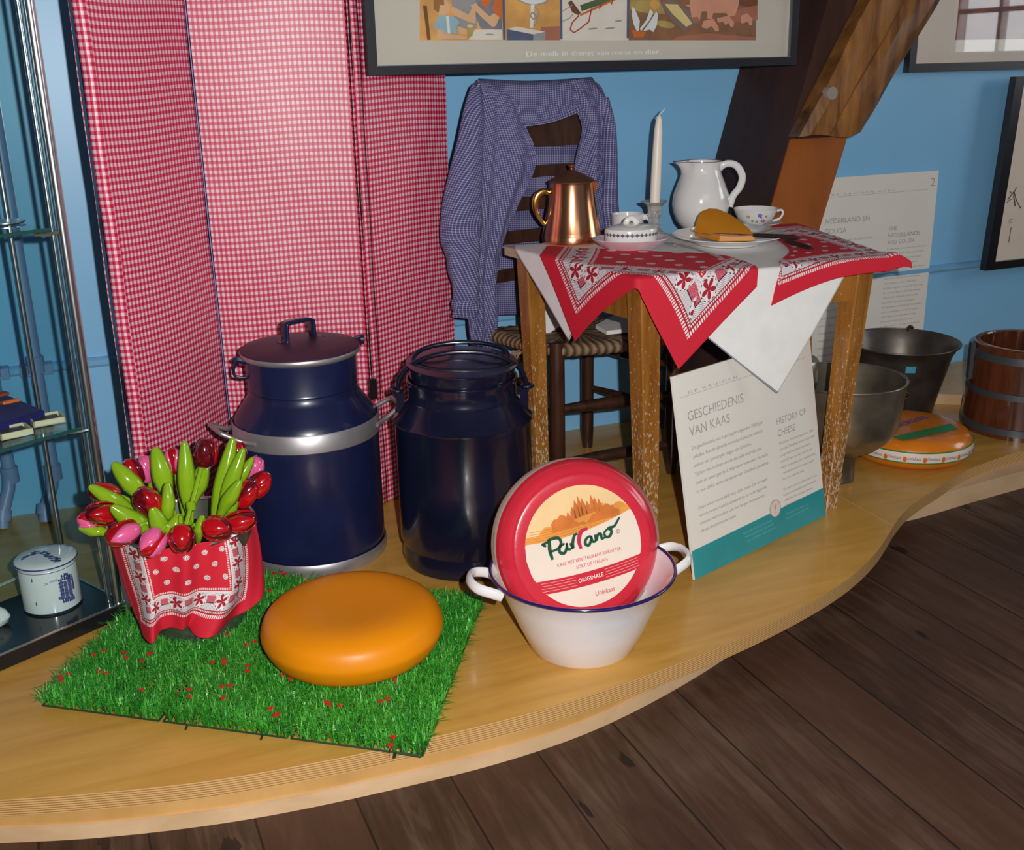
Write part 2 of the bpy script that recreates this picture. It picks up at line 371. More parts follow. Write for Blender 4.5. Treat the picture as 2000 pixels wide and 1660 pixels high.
def mk(name, mb, mats, parent=None, loc=None, smooth=38, solid=0, offset=-1, subd=0):
    me = bpy.data.meshes.new(name); L = Vector(loc) if loc is not None else (parent_loc(parent) if parent else Vector((0, 0, 0)))
    me.from_pydata([tuple(p-L) for p in mb.v], [], mb.f)
    if not isinstance(mats, (list, tuple)): mats = [mats]
    for m in mats: me.materials.append(MW[m] if isinstance(m, str) else m)
    for p, i in zip(me.polygons, mb.mi): p.material_index = i
    if mb.uv:
        ul = me.uv_layers.new(name='UVMap')
        for lp in me.loops: ul.data[lp.index].uv = mb.uv.get(lp.vertex_index, (0, 0))
    me.update(); me.validate()
    if smooth:
        for p in me.polygons: p.use_smooth = True
        me.set_sharp_from_angle(angle=radians(smooth))
    o = bpy.data.objects.new(name, me); COL.objects.link(o)
    if parent: o.parent = parent
    else: o.location = L
    if subd: md = o.modifiers.new('s', 'SUBSURF'); md.levels = md.render_levels = subd
    if solid: md = o.modifiers.new('t', 'SOLIDIFY'); md.thickness = solid; md.offset = offset
    return o
def parent_loc(p):
    L = Vector(p.location)
    while p.parent: p = p.parent; L = L+Vector(p.location)
    return L
def tag(o, label=None, cat=None, group=None, kind=None):
    if label: o['label'] = label
    if cat: o['category'] = cat
    if group: o['group'] = group
    if kind: o['kind'] = kind
    return o
def thing(name, label, cat, loc, group=None):
    o = bpy.data.objects.new(name, None); COL.objects.link(o); o.location = loc; o.empty_display_size = .05
    return tag(o, label, cat, group)
def recalc(o):
    import bmesh
    b = bmesh.new(); b.from_mesh(o.data); bmesh.ops.recalc_face_normals(b, faces=b.faces); b.to_mesh(o.data); b.free(); return o
def crom(p, t):                              # Catmull-Rom through a list of vectors
    n = len(p)-1; x = min(max(t, 0), 1)*n; i = min(int(x), n-1); f = x-i
    a, b, c, d = p[max(i-1, 0)], p[i], p[i+1], p[min(i+2, n)]
    return .5*((2*b)+(c-a)*f+(2*a-5*b+4*c-d)*f*f+(3*b-a-3*c+d)*f**3)
def spline(pts, n=24): P = [Vector(p) for p in pts]; return [crom(P, i/(n-1)) for i in range(n)]
class Frame:                                 # a flat board: origin, x and y directions, normal
    def __init__(s, o, ex, ey): s.o = Vector(o); s.x = Vector(ex).normalized(); s.y = Vector(ey).normalized(); s.n = s.x.cross(s.y).normalized()
    def p(s, x, y, z=0): return s.o+s.x*x+s.y*y+s.n*z
def slab(mb, fr, x0, y0, x1, y1, z0, z1, mi=0):
    return mb.hexa([fr.p(x0, y0, z0), fr.p(x1, y0, z0), fr.p(x1, y1, z0), fr.p(x0, y1, z0)], [fr.p(x0, y0, z1), fr.p(x1, y0, z1), fr.p(x1, y1, z1), fr.p(x0, y1, z1)], mi)
def text_mb(mb, body, fr, x, y, h, w=None, z=.0006, mi=0, bend=None, shear=0, align='L'):
    cu = bpy.data.curves.new('t', 'FONT'); cu.body = body; cu.size = 1; cu.resolution_u = 3; cu.space_line = .95; cu.shear = shear
    ob = bpy.data.objects.new('t', cu); COL.objects.link(ob); dg = bpy.context.evaluated_depsgraph_get(); dg.update()
    me = bpy.data.meshes.new_from_object(ob.evaluated_get(dg)); bpy.data.objects.remove(ob)
    if not me.vertices: return mb
    xs = [v.co.x for v in me.vertices]; sy = h/.70; sx = (w/(max(xs)-min(xs))) if w else sy
    x0 = min(xs); W = (max(xs)-x0)*sx; dx = {'L': 0, 'C': -W/2, 'R': -W}[align]
    vs = []
    for v in me.vertices:
        X = x+dx+(v.co.x-x0)*sx; Y = y+v.co.y*sy
        vs.append(bend(X, Y, z) if bend else fr.p(X, Y, z))
    mb.add(vs, [list(p.vertices) for p in me.polygons], mi); bpy.data.meshes.remove(me); bpy.data.curves.remove(cu)
    return mb
def poly_px(mb, pts, conv, mi=0): return mb.add([conv(*p) for p in pts], [list(range(len(pts)))], mi)
# ================================================================ SETTING
FZ = -.085; WY = 2.905
def struct(name, mb, m, loc=(0, 0, 0), smooth=0): return tag(mk(name, mb, m, loc=loc, smooth=smooth), kind='structure')
struct('floor', MB().box((1.5, .4, FZ-.02), (8, 5.4, .04)), 'floor')
struct('wall_back', MB().box((1.5, WY+.05, 1.25), (8, .1, 2.75)), 'wall')
struct('ceiling', MB().box((1.5, .4, 2.68), (8, 5.4, .06)), 'wall2')
struct('wall_left', MB().box((-2.53, .4, 1.25), (.06, 5.2, 2.75)), 'wall2')
# right-hand wall with the window whose panes mirror in the picture glass
WX = 5.3; wy0, wy1, wz0, wz1 = .14, 1.55, 1.07, 2.35
m = MB(); m.box((WX+.05, (-2.3+wy0)/2, 1.25), (.1, wy0+2.3, 2.75)).box((WX+.05, (wy1+2.9)/2, 1.25), (.1, 2.9-wy1, 2.75))
m.box((WX+.05, (wy0+wy1)/2, (wz0-.1)/2), (.1, wy1-wy0, wz0+.1)).box((WX+.05, (wy0+wy1)/2, (wz1+2.62)/2), (.1, wy1-wy0, 2.62-wz1))
struct('wall_right', m, 'wall2')
m = MB()
for i in range(5): m.box((WX+.02, wy0+(wy1-wy0)*i/4, (wz0+wz1)/2), (.05, .045 if i in (0, 4) else .028, wz1-wz0))
for i in range(6): m.box((WX+.02, (wy0+wy1)/2, wz0+(wz1-wz0)*i/5), (.05, wy1-wy0, .045 if i in (0, 5) else .028))
struct('window_1', m, plain('white_window_paint', (.7, .7, .68, 1), .4))
sky = bpy.data.materials.new('bright_sky_outside'); sky.use_nodes = True
e = sky.node_tree.nodes.new('ShaderNodeEmission'); e.inputs[0].default_value = (.93, .97, 1, 1); e.inputs[1].default_value = 5.5
sky.node_tree.links.new(e.outputs[0], sky.node_tree.nodes['Material Output'].inputs[0])
struct('window_2', MB().box((WX+.09, (wy0+wy1)/2, (wz0+wz1)/2), (.01, wy1-wy0, wz1-wz0)), sky)
# moulding along the blue wall
def yz_bar(x0, x1, prof):                    # extrude a (y,z) outline along x
    m = MB(); n = len(prof); vs = [(x0, y, z) for y, z in prof]+[(x1, y, z) for y, z in prof]
    return m.add(vs, [list(range(n)), list(range(n, 2*n))[::-1]]+[(i, n+i, n+(i+1) % n, (i+1) % n) for i in range(n)])
struct('trim_1', yz_bar(-2.4, 5.2, [(WY, .368), (WY-.012, .370), (WY-.016, .376), (WY-.016, .388), (WY-.010, .393), (WY, .394)]), 'trimblue', smooth=30)
# heavy leaning post and its brace, part of the building
YF, YB = 2.57, 2.90
def xz_prism(pts, y0, y1, mi=0, m=None):
    m = m or MB(); n = len(pts); vs = [(x, y0, z) for x, z in pts]+[(x, y1, z) for x, z in pts]
    return m.add(vs, [list(range(n)), list(range(n, 2*n))[::-1]]+[(i, n+i, n+(i+1) % n, (i+1) % n) for i in range(n)], mi)
def xl(z): return 1.81+(z-.63)*.285
post = xz_prism([(xl(-.0), 0), (xl(0)+.175, 0), (xl(1.9)+.17, 1.9), (xl(1.9), 1.9)], YF, YB)
o = tag(mk('wooden_post', post, 'beam', loc=(1.7, 2.75, 0), smooth=0), 'dark aged leaning timber post behind the table against the blue wall', 'post')
A = at(1542, 260, YF); B = at(1503, 400, YF); C = at(1600, 445, YF-.0); D = at(1660, 262, YF)
zt_ = .868
spl = xz_prism([(xl(.0)+.004, 0.0), (xl(0)+.185, 0), (xl(zt_)+.185+.012, zt_), (xl(zt_)+.004, zt_)], YF-.004, YF+.12)
mk('orange_front', spl, 'orange_face', o, smooth=0)['label'] = 'orange timber face low on the post front'  # lower front of the post coloured orange, the rest stays dark
# brace rising to the right
b0, b1, b2, b3 = at(1701, 0, 2.5), at(1566, 262, 2.5), at(1688, 262, 2.5), at(1845, 0, 2.5)
def ext(p, q, z): t = (z-q.z)/(p.z-q.z); return q.x+(p.x-q.x)*t
zb = (b1.z+b2.z)/2
br = MB(); N = 14; rows = []
zs = [zb-.004]+[zb+(1.75-zb)*i/N for i in range(1, N+1)]
def brx(z, f): return ext(b0, b1, z)*(1-f)+ext(b3, b2, z)*f
fs_ = [0, .12, .27, .40, .47, .58, .72, .86, 1.]
dep = [.012, .0, .004, .0, .012, .003, .006, .010, .03]
rows = [[Vector((brx(z, f), 2.49+d+.004*sin(z*23+f*9), z+(.006*sin(f*7) if i == 0 else 0))) for f, d in zip(fs_, dep)] for i, z in enumerate(zs)]
br.grid(rows)
nb = len(fs_)
back = [[Vector((brx(z, f)+.006, 2.562, z)) for f in fs_] for z in zs]; br.grid([r[::-1] for r in back])
for a_, b_ in (([r[0] for r in rows], [r[0] for r in back]), ([r[-1] for r in back], [r[-1] for r in rows])): br.grid([[p, q] for p, q in zip(a_, b_)])
br.grid([back[0], rows[0]]); br.grid([rows[-1], back[-1]])
o = tag(recalc(mk('wooden_brace', br, 'brace', loc=(2.0, 2.65, zb), smooth=25)), 'honey varnished diagonal timber brace with cracks and a pale dowel', 'beam')
pg = at(1626, 182, 2.485); mk('dowel_plug', MB().lathe([(0, .0), (.017, .0), (.019, -.012), (.019, -.02)], pg, 20, axis=(0, -1, 0)), 'plug', o)

# pipes on the wall at the far left
def pipe(x, lab, dz):
    m = MB(); zt = 1.9
    m.tube([(x, 2.872, zt), (x, 2.872, .13+dz), (x-.008, 2.862, .08+dz), (x-.03, 2.835, .035), (x-.035, 2.825, .002)], .0155, 14)
    for z in (.40, .115+dz): m.tube([(x, 2.872, z-.02), (x, 2.872, z+.02)], .0205, 14)
    m.tube([(x-.028, 2.838, .045), (x-.033, 2.828, .02)], .021, 12)
    o = tag(mk('wall_pipe', m, 'pipe', loc=(x, 2.872, .0)), lab, 'pipe'); return o
p = pipe(-.105, 'blue painted pipe on the wall behind the display case, nearer the steel post', .0)
mk('pipe_clip', MB().box((-.105, 2.885, .385), (.075, .036, .026)), 'pipe', p, smooth=0)
p = pipe(-.205, 'blue painted pipe on the wall at the far left picture edge', .01)
mk('pipe_clip', MB().box((-.205, 2.885, .385), (.075, .036, .026)), 'pipe', p, smooth=0)

# ---------------------------------------------------------------- platform
front = [(-2.0, 2.35), (-1.2, 2.02), (-.6, 1.79), (-.213, 1.652), (-.063, 1.605), (.09, 1.567), (.251, 1.545), (.38, 1.535), (.608, 1.530), (.816, 1.545), (1.06, 1.586), (1.281, 1.645), (1.465, 1.714), (1.62, 1.80), (1.762, 1.905)]
right = [(1.767, 1.909), (1.85, 1.965), (1.938, 2.01), (2.026, 2.048), (2.12, 2.09), (2.216, 2.124), (2.331, 2.150), (2.459, 2.170), (2.8, 2.20), (3.3, 2.20), (3.9, 2.18)]
def sm(pts, n): return [tuple(p)[:2] for p in spline([(x, y, 0) for x, y in pts], n)]
F1 = sm(front, 90); F2 = sm(right, 60)
def board(name, lab, pts, extra, thick, loc):
    m = MB().prism(pts+extra, -thick, 0, 0, 1)
    o = mk(name, m, ['gold_ply', 'ply_edge'], loc=loc, smooth=30); return tag(o, lab, 'platform')
pl = board('plywood_platform', 'large curved golden plywood display platform in the front left', F1, [(1.770, WY-.002), (-2.0, WY-.002)], .032, (.6, 2.2, 0))
pr = board('plywood_platform', 'second curved plywood platform section under the buckets at right', F2, [(3.9, WY-.002), (1.7755, WY-.002)], .032, (2.6, 2.5, 0))
base = [(-2.0, 2.40), (-1.2, 2.06), (-.6, 1.81), (-.227, 1.662), (-.036, 1.598), (.161, 1.556), (.374, 1.536), (.606, 1.531), (.827, 1.562), (1.104, 1.655), (1.4, 1.80), (1.77, 2.0)]
B1 = sm(base, 70)
def off(pts, d): return [(x, y+d) for x, y in pts]
mk('fascia', MB().prism(off(B1, .004)+[(1.77, 2.88), (-2., 2.88)], -.058, -.032), 'fascia', pl, smooth=30)
mk('skirting', MB().prism(off(B1, -.001)+[(1.77, 2.88), (-2., 2.88)], FZ, -.058), 'fascia_pale', pl, smooth=30)
base2 = [(1.771, 2.04), (1.9, 2.062), (2.005, 2.066), (2.204, 2.090), (2.41, 2.11), (2.8, 2.14), (3.3, 2.15), (3.9, 2.13)]
mk('skirting', MB().prism(sm(base2, 40)+[(3.9, 2.88), (1.771, 2.88)], FZ, -.032), 'fascia_pale', pr, smooth=30)
# low curved board at the back right
cv = sm([(2.47, WY-.003), (2.50, 2.70), (2.62, 2.58), (2.85, 2.52), (3.2, 2.52)], 24)+[(3.2, WY-.003)]
tag(mk('curved_board', MB().prism(cv, 0, .034, 0, 1), ['gold_ply', 'fascia_pale'], loc=(2.8, 2.7, 0), smooth=30), 'low curved plywood riser behind the tall metal pail against the wall', 'board')

# ================================================================ FOLDING SCREEN
P0, P1, P2, P3 = Vector((.081, 2.362, 0)), Vector((.316, 2.625, 0)), Vector((.657, 2.559, 0)), Vector((.953, 2.745, 0))
scr = thing('folding_screen', 'tall three panel folding screen covered in red and white gingham', 'screen', (.45, 2.6, 0))
def panel(A, B, k, bow):
    d = (B-A).normalized(); L = (B-A).length; n = Vector((-d.y, d.x, 0))        # n away from the camera
    if n.y < 0: n = -n
    m = MB(); NU, NZ = 20, 24; ZT = 1.72; z0 = .004
    rows = []; uvs = []
    for j in range(NZ+1):
        z = z0+(ZT-z0)*j/NZ; r = []; q = []
        for i in range(NU+1):
            s = i/NU; off_ = bow*sin(pi*s)*(.8+.2*sin(z*4+k))+.0012*sin(z*17+s*5+k*2)
            r.append(A+d*(.004+(L-.008)*s)-n*off_+Vector((0, 0, z))); q.append((s*L+k*.004+.002*sin(z*2.3), z+.003*sin(s*5+k)))
        rows.append(r); uvs.append(q)
    m.grid(rows, uvs)
    b = [[p+n*(.018+bow*sin(pi*i/NU)) for i, p in enumerate(r)] for r in rows]; m.grid([r[::-1] for r in b], [u[::-1] for u in uvs])
    m.grid([[r[0], q[0]] for r, q in zip(rows, b)][::-1], [[(u[0][0], u[0][1]), (u[0][0]-.018, u[0][1])] for u in uvs][::-1])
    m.grid([[r[-1], q[-1]] for r, q in zip(rows, b)], [[(u[-1][0], u[-1][1]), (u[-1][0]+.018, u[-1][1])] for u in uvs])
    m.grid([rows[-1], b[-1]], [uvs[-1], uvs[-1]]); m.grid([b[0], rows[0]], [uvs[0], uvs[0]])
    return mk('screen_panel', m, 'red_check', scr, smooth=40)
panel(P0, P1, 0, .010); panel(P1, P2, 1, .006); panel(P2, P3, 2, .008)
# folded-over hem strips and dark strips at edge and fold
def strip(A, B, w, col, name, out=.0015, zt=1.72, depth=.003):
    d = (B-A).normalized(); n = Vector((-d.y, d.x, 0)); n = n if n.y < 0 else -n
    m = MB(); a = A+n*out; rows = []; uv = []
    for j in range(25):
        z = .004+(zt-.004)*j/24; wv = .0012*sin(z*19)
        rows.append([a+d*wv+Vector((0, 0, z)), a+d*(w+wv)+Vector((0, 0, z))]); uv.append([(0.003, z), (w+.003, z)])
    m.grid(rows, uv); mk(name, m, col, scr, solid=depth)
strip(P0-(P1-P0).normalized()*.004, P0+Vector((.3, -.06, 0)), .026, 'red_check', 'hem_strip', .004)
strip(P2+(P3-P2).normalized()*.010, P3, .024, 'red_check', 'hem_strip', .005)
mk('dark_edge_strip', MB().box(P0+Vector((-.004, .006, .862)), (.006, .016, 1.716), rz=.3), 'navy_dark', scr, smooth=0)['label'] = 'dark blue strip down the left screen edge'  # narrow dark blue line along the left edge
mk('fold_gap', MB().box(P2+Vector((.004, .010, .862)), (.008, .012, 1.716), rz=.2), 'black', scr, smooth=0)['label'] = 'black strip drawn in for the dark gap of the fold'  # black colour stands in for the shade in the open fold
mk('fold_edge', MB().box(P1+Vector((0, -.006, .862)), (.0022, .003, 1.716)), art('lavender_thread', (140, 120, 180), .05), scr, smooth=0)['label'] = 'thin lavender line in the left fold'
hz = at(728, 760, 2.545); mk('hinge', MB().box((hz.x, 2.548, hz.z), (.020, .012, .052), rz=.2), 'black', scr, smooth=0)

# ================================================================ PICTURES
YP = 2.53
def frame_thing(name, lab, x0, z0, x1, z1, Y, bw, paper, frmat, dpt=.026, glass='pane_clear'):
    r = thing(name, lab, 'picture', ((x0+x1)/2, Y, z0))
    m = MB()
    m.box(((x0+x1)/2, Y+dpt/2, z0+bw/2), (x1-x0, dpt, bw)); m.box(((x0+x1)/2, Y+dpt/2, z1-bw/2), (x1-x0, dpt, bw))
    m.box((x0+bw/2, Y+dpt/2, (z0+z1)/2), (bw, dpt, z1-z0-2*bw)); m.box((x1-bw/2, Y+dpt/2, (z0+z1)/2), (bw, dpt, z1-z0-2*bw))
    mk('picture_frame', m, frmat, r, smooth=0)
    mk('poster_sheet', MB().box(((x0+x1)/2, Y+.014, (z0+z1)/2), (x1-x0-2*bw+.004, .003, z1-z0-2*bw+.004)), paper, r, smooth=0)
    if glass: mk('picture_glass', MB().add([(x0+bw, Y+.0065, z0+bw), (x1-bw, Y+.0065, z0+bw), (x1-bw, Y+.0065, z1-bw), (x0+bw, Y+.0065, z1-bw)], [(0, 1, 2, 3)]), glass, r, smooth=0)
    return r
a, b = at(720, 136, YP), at(1555, 133, YP)
pic = frame_thing('framed_poster', 'black framed school poster of milk scenes hanging above the chair', a.x, 1.062, b.x, 1.72, YP, .0215, 'matboard', 'blackedge')
mk('frame_edge_line', MB().box(((a.x+b.x)/2, YP-.0012, 1.062+.0205), (b.x-a.x-.04, .002, .0016)), 'chrome', pic, smooth=0)
YA = YP+.0122
art('ochre', (216, 158, 84)); art('snow', (226, 214, 202), .05); art('mud', (140, 96, 66)); art('blueline', (84, 78, 120), .05)
art('skin', (222, 172, 130), .08); art('hair', (156, 104, 56)); art('bluecloth', (150, 180, 190), .12); art('greyapron', (120, 120, 128)); art('orangecloth', (206, 106, 40), .15)
art('brown', (120, 70, 40)); art('pig', (214, 150, 122), .08); art('pigdark', (172, 108, 84), .1); art('hen', (222, 224, 222), .06); art('straw', (222, 198, 130), .08); art('trough', (128, 108, 100), .1)
art('grey', (150, 146, 148), .1); art('slate', (84, 92, 122), .1); art('greentrouser', (84, 100, 62), .2); art('redrope', (176, 50, 44), .05); art('field', (176, 148, 84), .2); art('black', (50, 44, 44), .1)
names = ['ochre', 'snow', 'mud', 'blueline', 'skin', 'hair', 'bluecloth', 'greyapron', 'orangecloth', 'brown', 'pig', 'pigdark', 'hen', 'straw', 'trough', 'grey', 'slate', 'greentrouser', 'redrope', 'field', 'black']
ix = {n: i for i, n in enumerate(names)}
lay = [0]
art_mb = None
def a6(x, y): return at(820+x/5.882, y/5.882, YA)
def a7(x, y): return at(1160+x/5.882, y/5.882, YA)
def pg_(cv, pts, n):
    lay[0] += 1; d = lay[0]*.00006
    art_mb.add([cv(*p)-Vector((0, d, 0)) for p in pts], [list(range(len(pts)))], ix[n])
def line_(cv, pts, w, n):
    for p, q in zip(pts, pts[1:]):
        dx, dy = q[0]-p[0], q[1]-p[1]; L = hypot(dx, dy); nx, ny = -dy/L*w/2, dx/L*w/2
        pg_(cv, [(p[0]+nx, p[1]+ny), (q[0]+nx, q[1]+ny), (q[0]-nx, q[1]-ny), (p[0]-nx, p[1]-ny)], n)
def ell(cx, cy, rx, ry, rot=0, n=14): return [(cx+rx*cos(t)*cos(rot)-ry*sin(t)*sin(rot), cy+rx*cos(t)*sin(rot)+ry*sin(t)*cos(rot)) for t in [2*pi*i/n for i in range(n)]]
def fin(lab):
    global art_mb
    o = mk('illustration', art_mb, [MW[n] for n in names], pic, smooth=0); o['label'] = lab; lay[0] = 0
for n in names: MW.setdefault(n, MW[n])
TOP = -900
art_mb = MB()   # child and woman
pg_(a6, [(0, TOP), (950, TOP), (950, 462), (0, 462)], 'ochre'); pg_(a6, [(360, 0), (680, 0), (650, 330), (420, 330)], 'grey')
pg_(a6, [(36, 65), (80, 65), (125, 458), (85, 458)], 'brown'); pg_(a6, [(640, 0), (940, 0), (945, 340), (700, 330), (640, 180)], 'greyapron')
pg_(a6, [(700, 0), (820, 0), (800, 60), (760, 95), (715, 60)], 'orangecloth'); pg_(a6, [(860, 0), (950, 0), (945, 230), (880, 180), (835, 100)], 'orangecloth')
pg_(a6, [(380, 75), (560, 170), (610, 60), (660, 20), (640, 150), (640, 270), (560, 250), (400, 180), (345, 120)], 'skin')
pg_(a6, [(580, 60), (640, 40), (800, 190), (850, 150), (915, 200), (870, 300), (830, 310), (700, 190)], 'skin')
pg_(a6, [(640, 340), (945, 340), (945, 458), (560, 458), (600, 390)], 'snow'); pg_(a6, ell(800, 395, 50, 9), 'grey')
pg_(a6, [(225, 170), (340, 180), (420, 210), (455, 260), (420, 300), (430, 390), (270, 380), (170, 330), (165, 270)], 'bluecloth')
pg_(a6, [(300, 190), (330, 185), (350, 385), (320, 385)], 'hen')
pg_(a6, [(200, 335), (265, 350), (290, 385), (530, 420), (530, 450), (200, 448), (190, 400)], 'skin'); pg_(a6, [(425, 300), (470, 310), (540, 345), (560, 390), (450, 390)], 'skin')
pg_(a6, [(150, -20), (290, -20), (350, 60), (340, 120), (290, 175), (220, 175), (170, 120)], 'skin'); pg_(a6, [(150, -60), (270, -60), (280, 60), (230, 60), (215, 150), (160, 110)], 'hair')
pg_(a6, [(535, 320), (615, 320), (605, 410), (545, 440)], 'field'); pg_(a6, ell(575, 300, 35, 20), 'straw')
fin('painted picture of a child drinking at a table beside a woman')
art_mb = MB()   # hanging scale over a block
pg_(a6, [(970, TOP), (1610, TOP), (1610, 462), (970, 462)], 'ochre'); pg_(a6, [(1390, 310), (1610, 300), (1610, 462), (1390, 462)], 'pigdark')
pg_(a6, [(1110, -40), (1500, -40), (1430, 20), (1340, 48), (1260, 45), (1170, 10)], 'hen'); line_(a6, [(1110, -10), (1200, 35), (1300, 60), (1420, 35), (1500, -10)], 12, 'grey')
pg_(a6, [(1275, 50), (1315, 50), (1300, 320), (1262, 320)], 'hen')
line_(a6, [(1320, 80), (1370, 130), (1360, 200), (1300, 220), (1265, 180), (1290, 140), (1340, 190), (1350, 260), (1310, 300)], 16, 'grey')
pg_(a6, [(1000, 335), (1110, 305), (1440, 365), (1300, 395)], 'snow'); pg_(a6, [(1000, 335), (1300, 395), (1300, 462), (1000, 462)], 'slate'); pg_(a6, [(1300, 395), (1440, 365), (1440, 462), (1300, 462)], 'grey')
fin('painted picture of a hook hanging over a grey block')
art_mb = MB()   # sledge
pg_(a6, [(1630, TOP), (2385, TOP), (2385, 462), (1630, 462)], 'snow')
pg_(a6, [(1840, 60), (2180, -60), (2330, -60), (2300, -20), (1860, 130)], 'greentrouser'); pg_(a6, [(1700, 30), (1740, 0), (1850, 150), (1820, 175), (1750, 140)], 'brown')
line_(a6, [(1840, 175), (2290, -30)], 24, 'orangecloth'); line_(a6, [(1640, 130), (1700, 90), (1750, 60)], 10, 'grey'); line_(a6, [(1640, 245), (1720, 210), (1760, 160)], 10, 'grey')
line_(a6, [(1830, 175), (1750, 260), (1725, 340), (1770, 375), (1840, 330), (1940, 250), (1970, 100)], 15, 'redrope')
line_(a6, [(2060, 105), (2090, 40)], 12, 'redrope'); line_(a6, [(2200, 50), (2215, -10)], 12, 'redrope')
for x, y, w_ in ((1980, 330, 60), (2180, 325, 60), (2280, 240, 40)): pg_(a6, ell(x, y, w_, 10, -.1), 'grey')
fin('painted picture of a sledge in the snow')
art_mb = MB()   # farmyard
pg_(a7, [(405, TOP), (1880, TOP), (1862, 462), (400, 462)], 'mud'); pg_(a7, [(415, 0), (760, 0), (820, 160), (600, 150), (420, 110)], 'field')
pg_(a7, ell(700, 50, 55, 60), 'ochre'); pg_(a7, [(1600, -20), (1880, -20), (1880, 90), (1640, 60)], 'brown')
pg_(a7, [(1580, 120), (1880, 60), (1880, 230), (1600, 250)], 'pigdark'); pg_(a7, ell(820, 280, 110, 40, .2), 'field')
pg_(a7, [(750, 20), (910, -10), (1110, 130), (1230, 270), (1060, 320), (1060, 390), (900, 240)], 'trough'); pg_(a7, [(810, 45), (960, 50), (1130, 270), (1060, 310), (900, 160)], 'straw')
pg_(a7, [(1100, 60), (1120, -200), (1690, -200), (1660, 60), (1620, 180), (1540, 190), (1520, 150), (1370, 150), (1350, 220), (1300, 215), (1300, 130), (1240, 130), (1210, 250), (1150, 260), (1120, 200)], 'pig')
pg_(a7, [(1035, 55), (1120, 50), (1180, 70), (1110, 90)], 'pig'); pg_(a7, [(1120, 200), (1190, 190), (1210, 245), (1150, 262)], 'pigdark')
pg_(a7, [(1540, 190), (1620, 180), (1600, 240), (1560, 240)], 'pigdark')
pg_(a7, [(1235, 300), (1260, 240), (1370, 215), (1430, 310), (1435, 360), (1395, 360), (1350, 300), (1300, 330), (1250, 320)], 'pig')
pg_(a7, [(1410, 210), (1550, 180), (1610, 260), (1600, 310), (1570, 310), (1540, 260), (1510, 290), (1480, 250), (1420, 260)], 'pig')
pg_(a7, [(1690, 180), (1760, 150), (1820, 220), (1810, 290), (1780, 290), (1770, 250), (1700, 270), (1685, 260)], 'pig')
pg_(a7, [(440, 75), (470, 110), (525, 240), (515, 350), (495, 370), (450, 270), (432, 170)], 'hen'); pg_(a7, [(645, 100), (680, 150), (640, 230), (560, 330), (540, 360), (525, 330), (600, 230)], 'hen'); pg_(a7, [(715, 130), (735, 180), (720, 290), (680, 370), (640, 340), (560, 360), (640, 250)], 'hen')
pg_(a7, [(420, 340), (600, 370), (560, 430), (460, 430)], 'orangecloth'); pg_(a7, [(950, 420), (1300, 380), (1860, 430), (1860, 462), (900, 462)], 'pigdark')
fin('painted farmyard picture of a pink sow, piglets and white hens')
art_mb = MB()
for q in (a6(960, 0), a6(1622, 0), a6(2392, 0)): art_mb.box((q.x, YA, 1.40), (.006, .0014, .53))
o_ = mk('panel_line', art_mb, 'slate', pic, smooth=0)
o_.location.z = 0
t0 = at(1028, 112, YA)
mk('caption', text_mb(MB(), 'De melk in dienst van mens en dier.', Frame((t0.x, YA, t0.z), (1, 0, 0), (0, 0, 1)), 0, .002, .0115, .368), 'inkwhite', pic, smooth=0, solid=.0002)

pc2 = frame_thing('framed_poster', 'black framed poster at top right reflecting a window, on the blue wall', 2.538, 1.028, 3.5, 1.70, 2.868, .026, 'paper_cream', 'blackedge', glass='pane_gloss')
pg2 = at(1866, 78, 2.88)
mk('illustration', MB().box((3.15, 2.8805, pg2.z+.25), (2*(3.15-pg2.x), .001, .5)), art('redbrown', (120, 48, 32), .5), pc2, smooth=0)
t0 = at(1902, 106, 2.88); mk('caption', text_mb(MB(), 'De melkverwerking in de fabriek', Frame((t0.x, 2.8805, t0.z), (1, 0, 0), (0, 0, 1)), 0, 0, .009, .34), 'inkwhite', pc2, smooth=0)
# leaning frame at the right edge
r3 = thing('framed_drawing', 'large black framed ink drawing at the right edge below the upper poster', 'picture', (3.2, 2.83, .38))
f3 = Frame((2.915, 2.845, .372), (1, 0, 0), (.050, .0, 1)); f3.y = Vector((.062, .004, 1)).normalized(); f3.n = Vector((0, -1, 0))
def slab3(mb, x0, y0, x1, y1, d0, d1): return slab(mb, f3, x0, y0, x1, y1, d0, d1)
m = MB(); W3, H3 = .75, .635
slab3(m, 0, 0, W3, .026, -.012, .014); slab3(m, 0, H3-.026, W3, H3, -.012, .014); slab3(m, 0, .026, .038, H3-.026, -.012, .014); slab3(m, W3-.038, .026, W3, H3-.026, -.012, .014)
recalc(mk('picture_frame', m, 'black', r3, smooth=0))
mk('poster_sheet', slab3(MB(), .036, .024, W3-.036, H3-.024, -.006, .0), 'paper_cream', r3, smooth=0)
m = MB()
def ink3(pts, w): m.tube([f3.p(x, y, .001) for x, y in pts], w, 5)
ink3([(.062, .235), (.075, .250), (.085, .262), (.09, .250), (.10, .232), (.115, .215), (.13, .2)], .0016); ink3([(.066, .262), (.078, .252), (.088, .262), (.092, .275)], .0014); ink3([(.060, .224), (.072, .234), (.082, .236)], .0014)
ink3([(.098, .14), (.098, .09), (.104, .086)], .0012); ink3([(.085, .255), (.088, .240), (.095, .225), (.10, .21)], .0018)
ink3([(.08, .165), (.098, .166)], .001); ink3([(.081, .160), (.097, .160)], .001); ink3([(.082, .154), (.095, .155)], .001)
mk('ink_drawing', m, 'soot', r3)

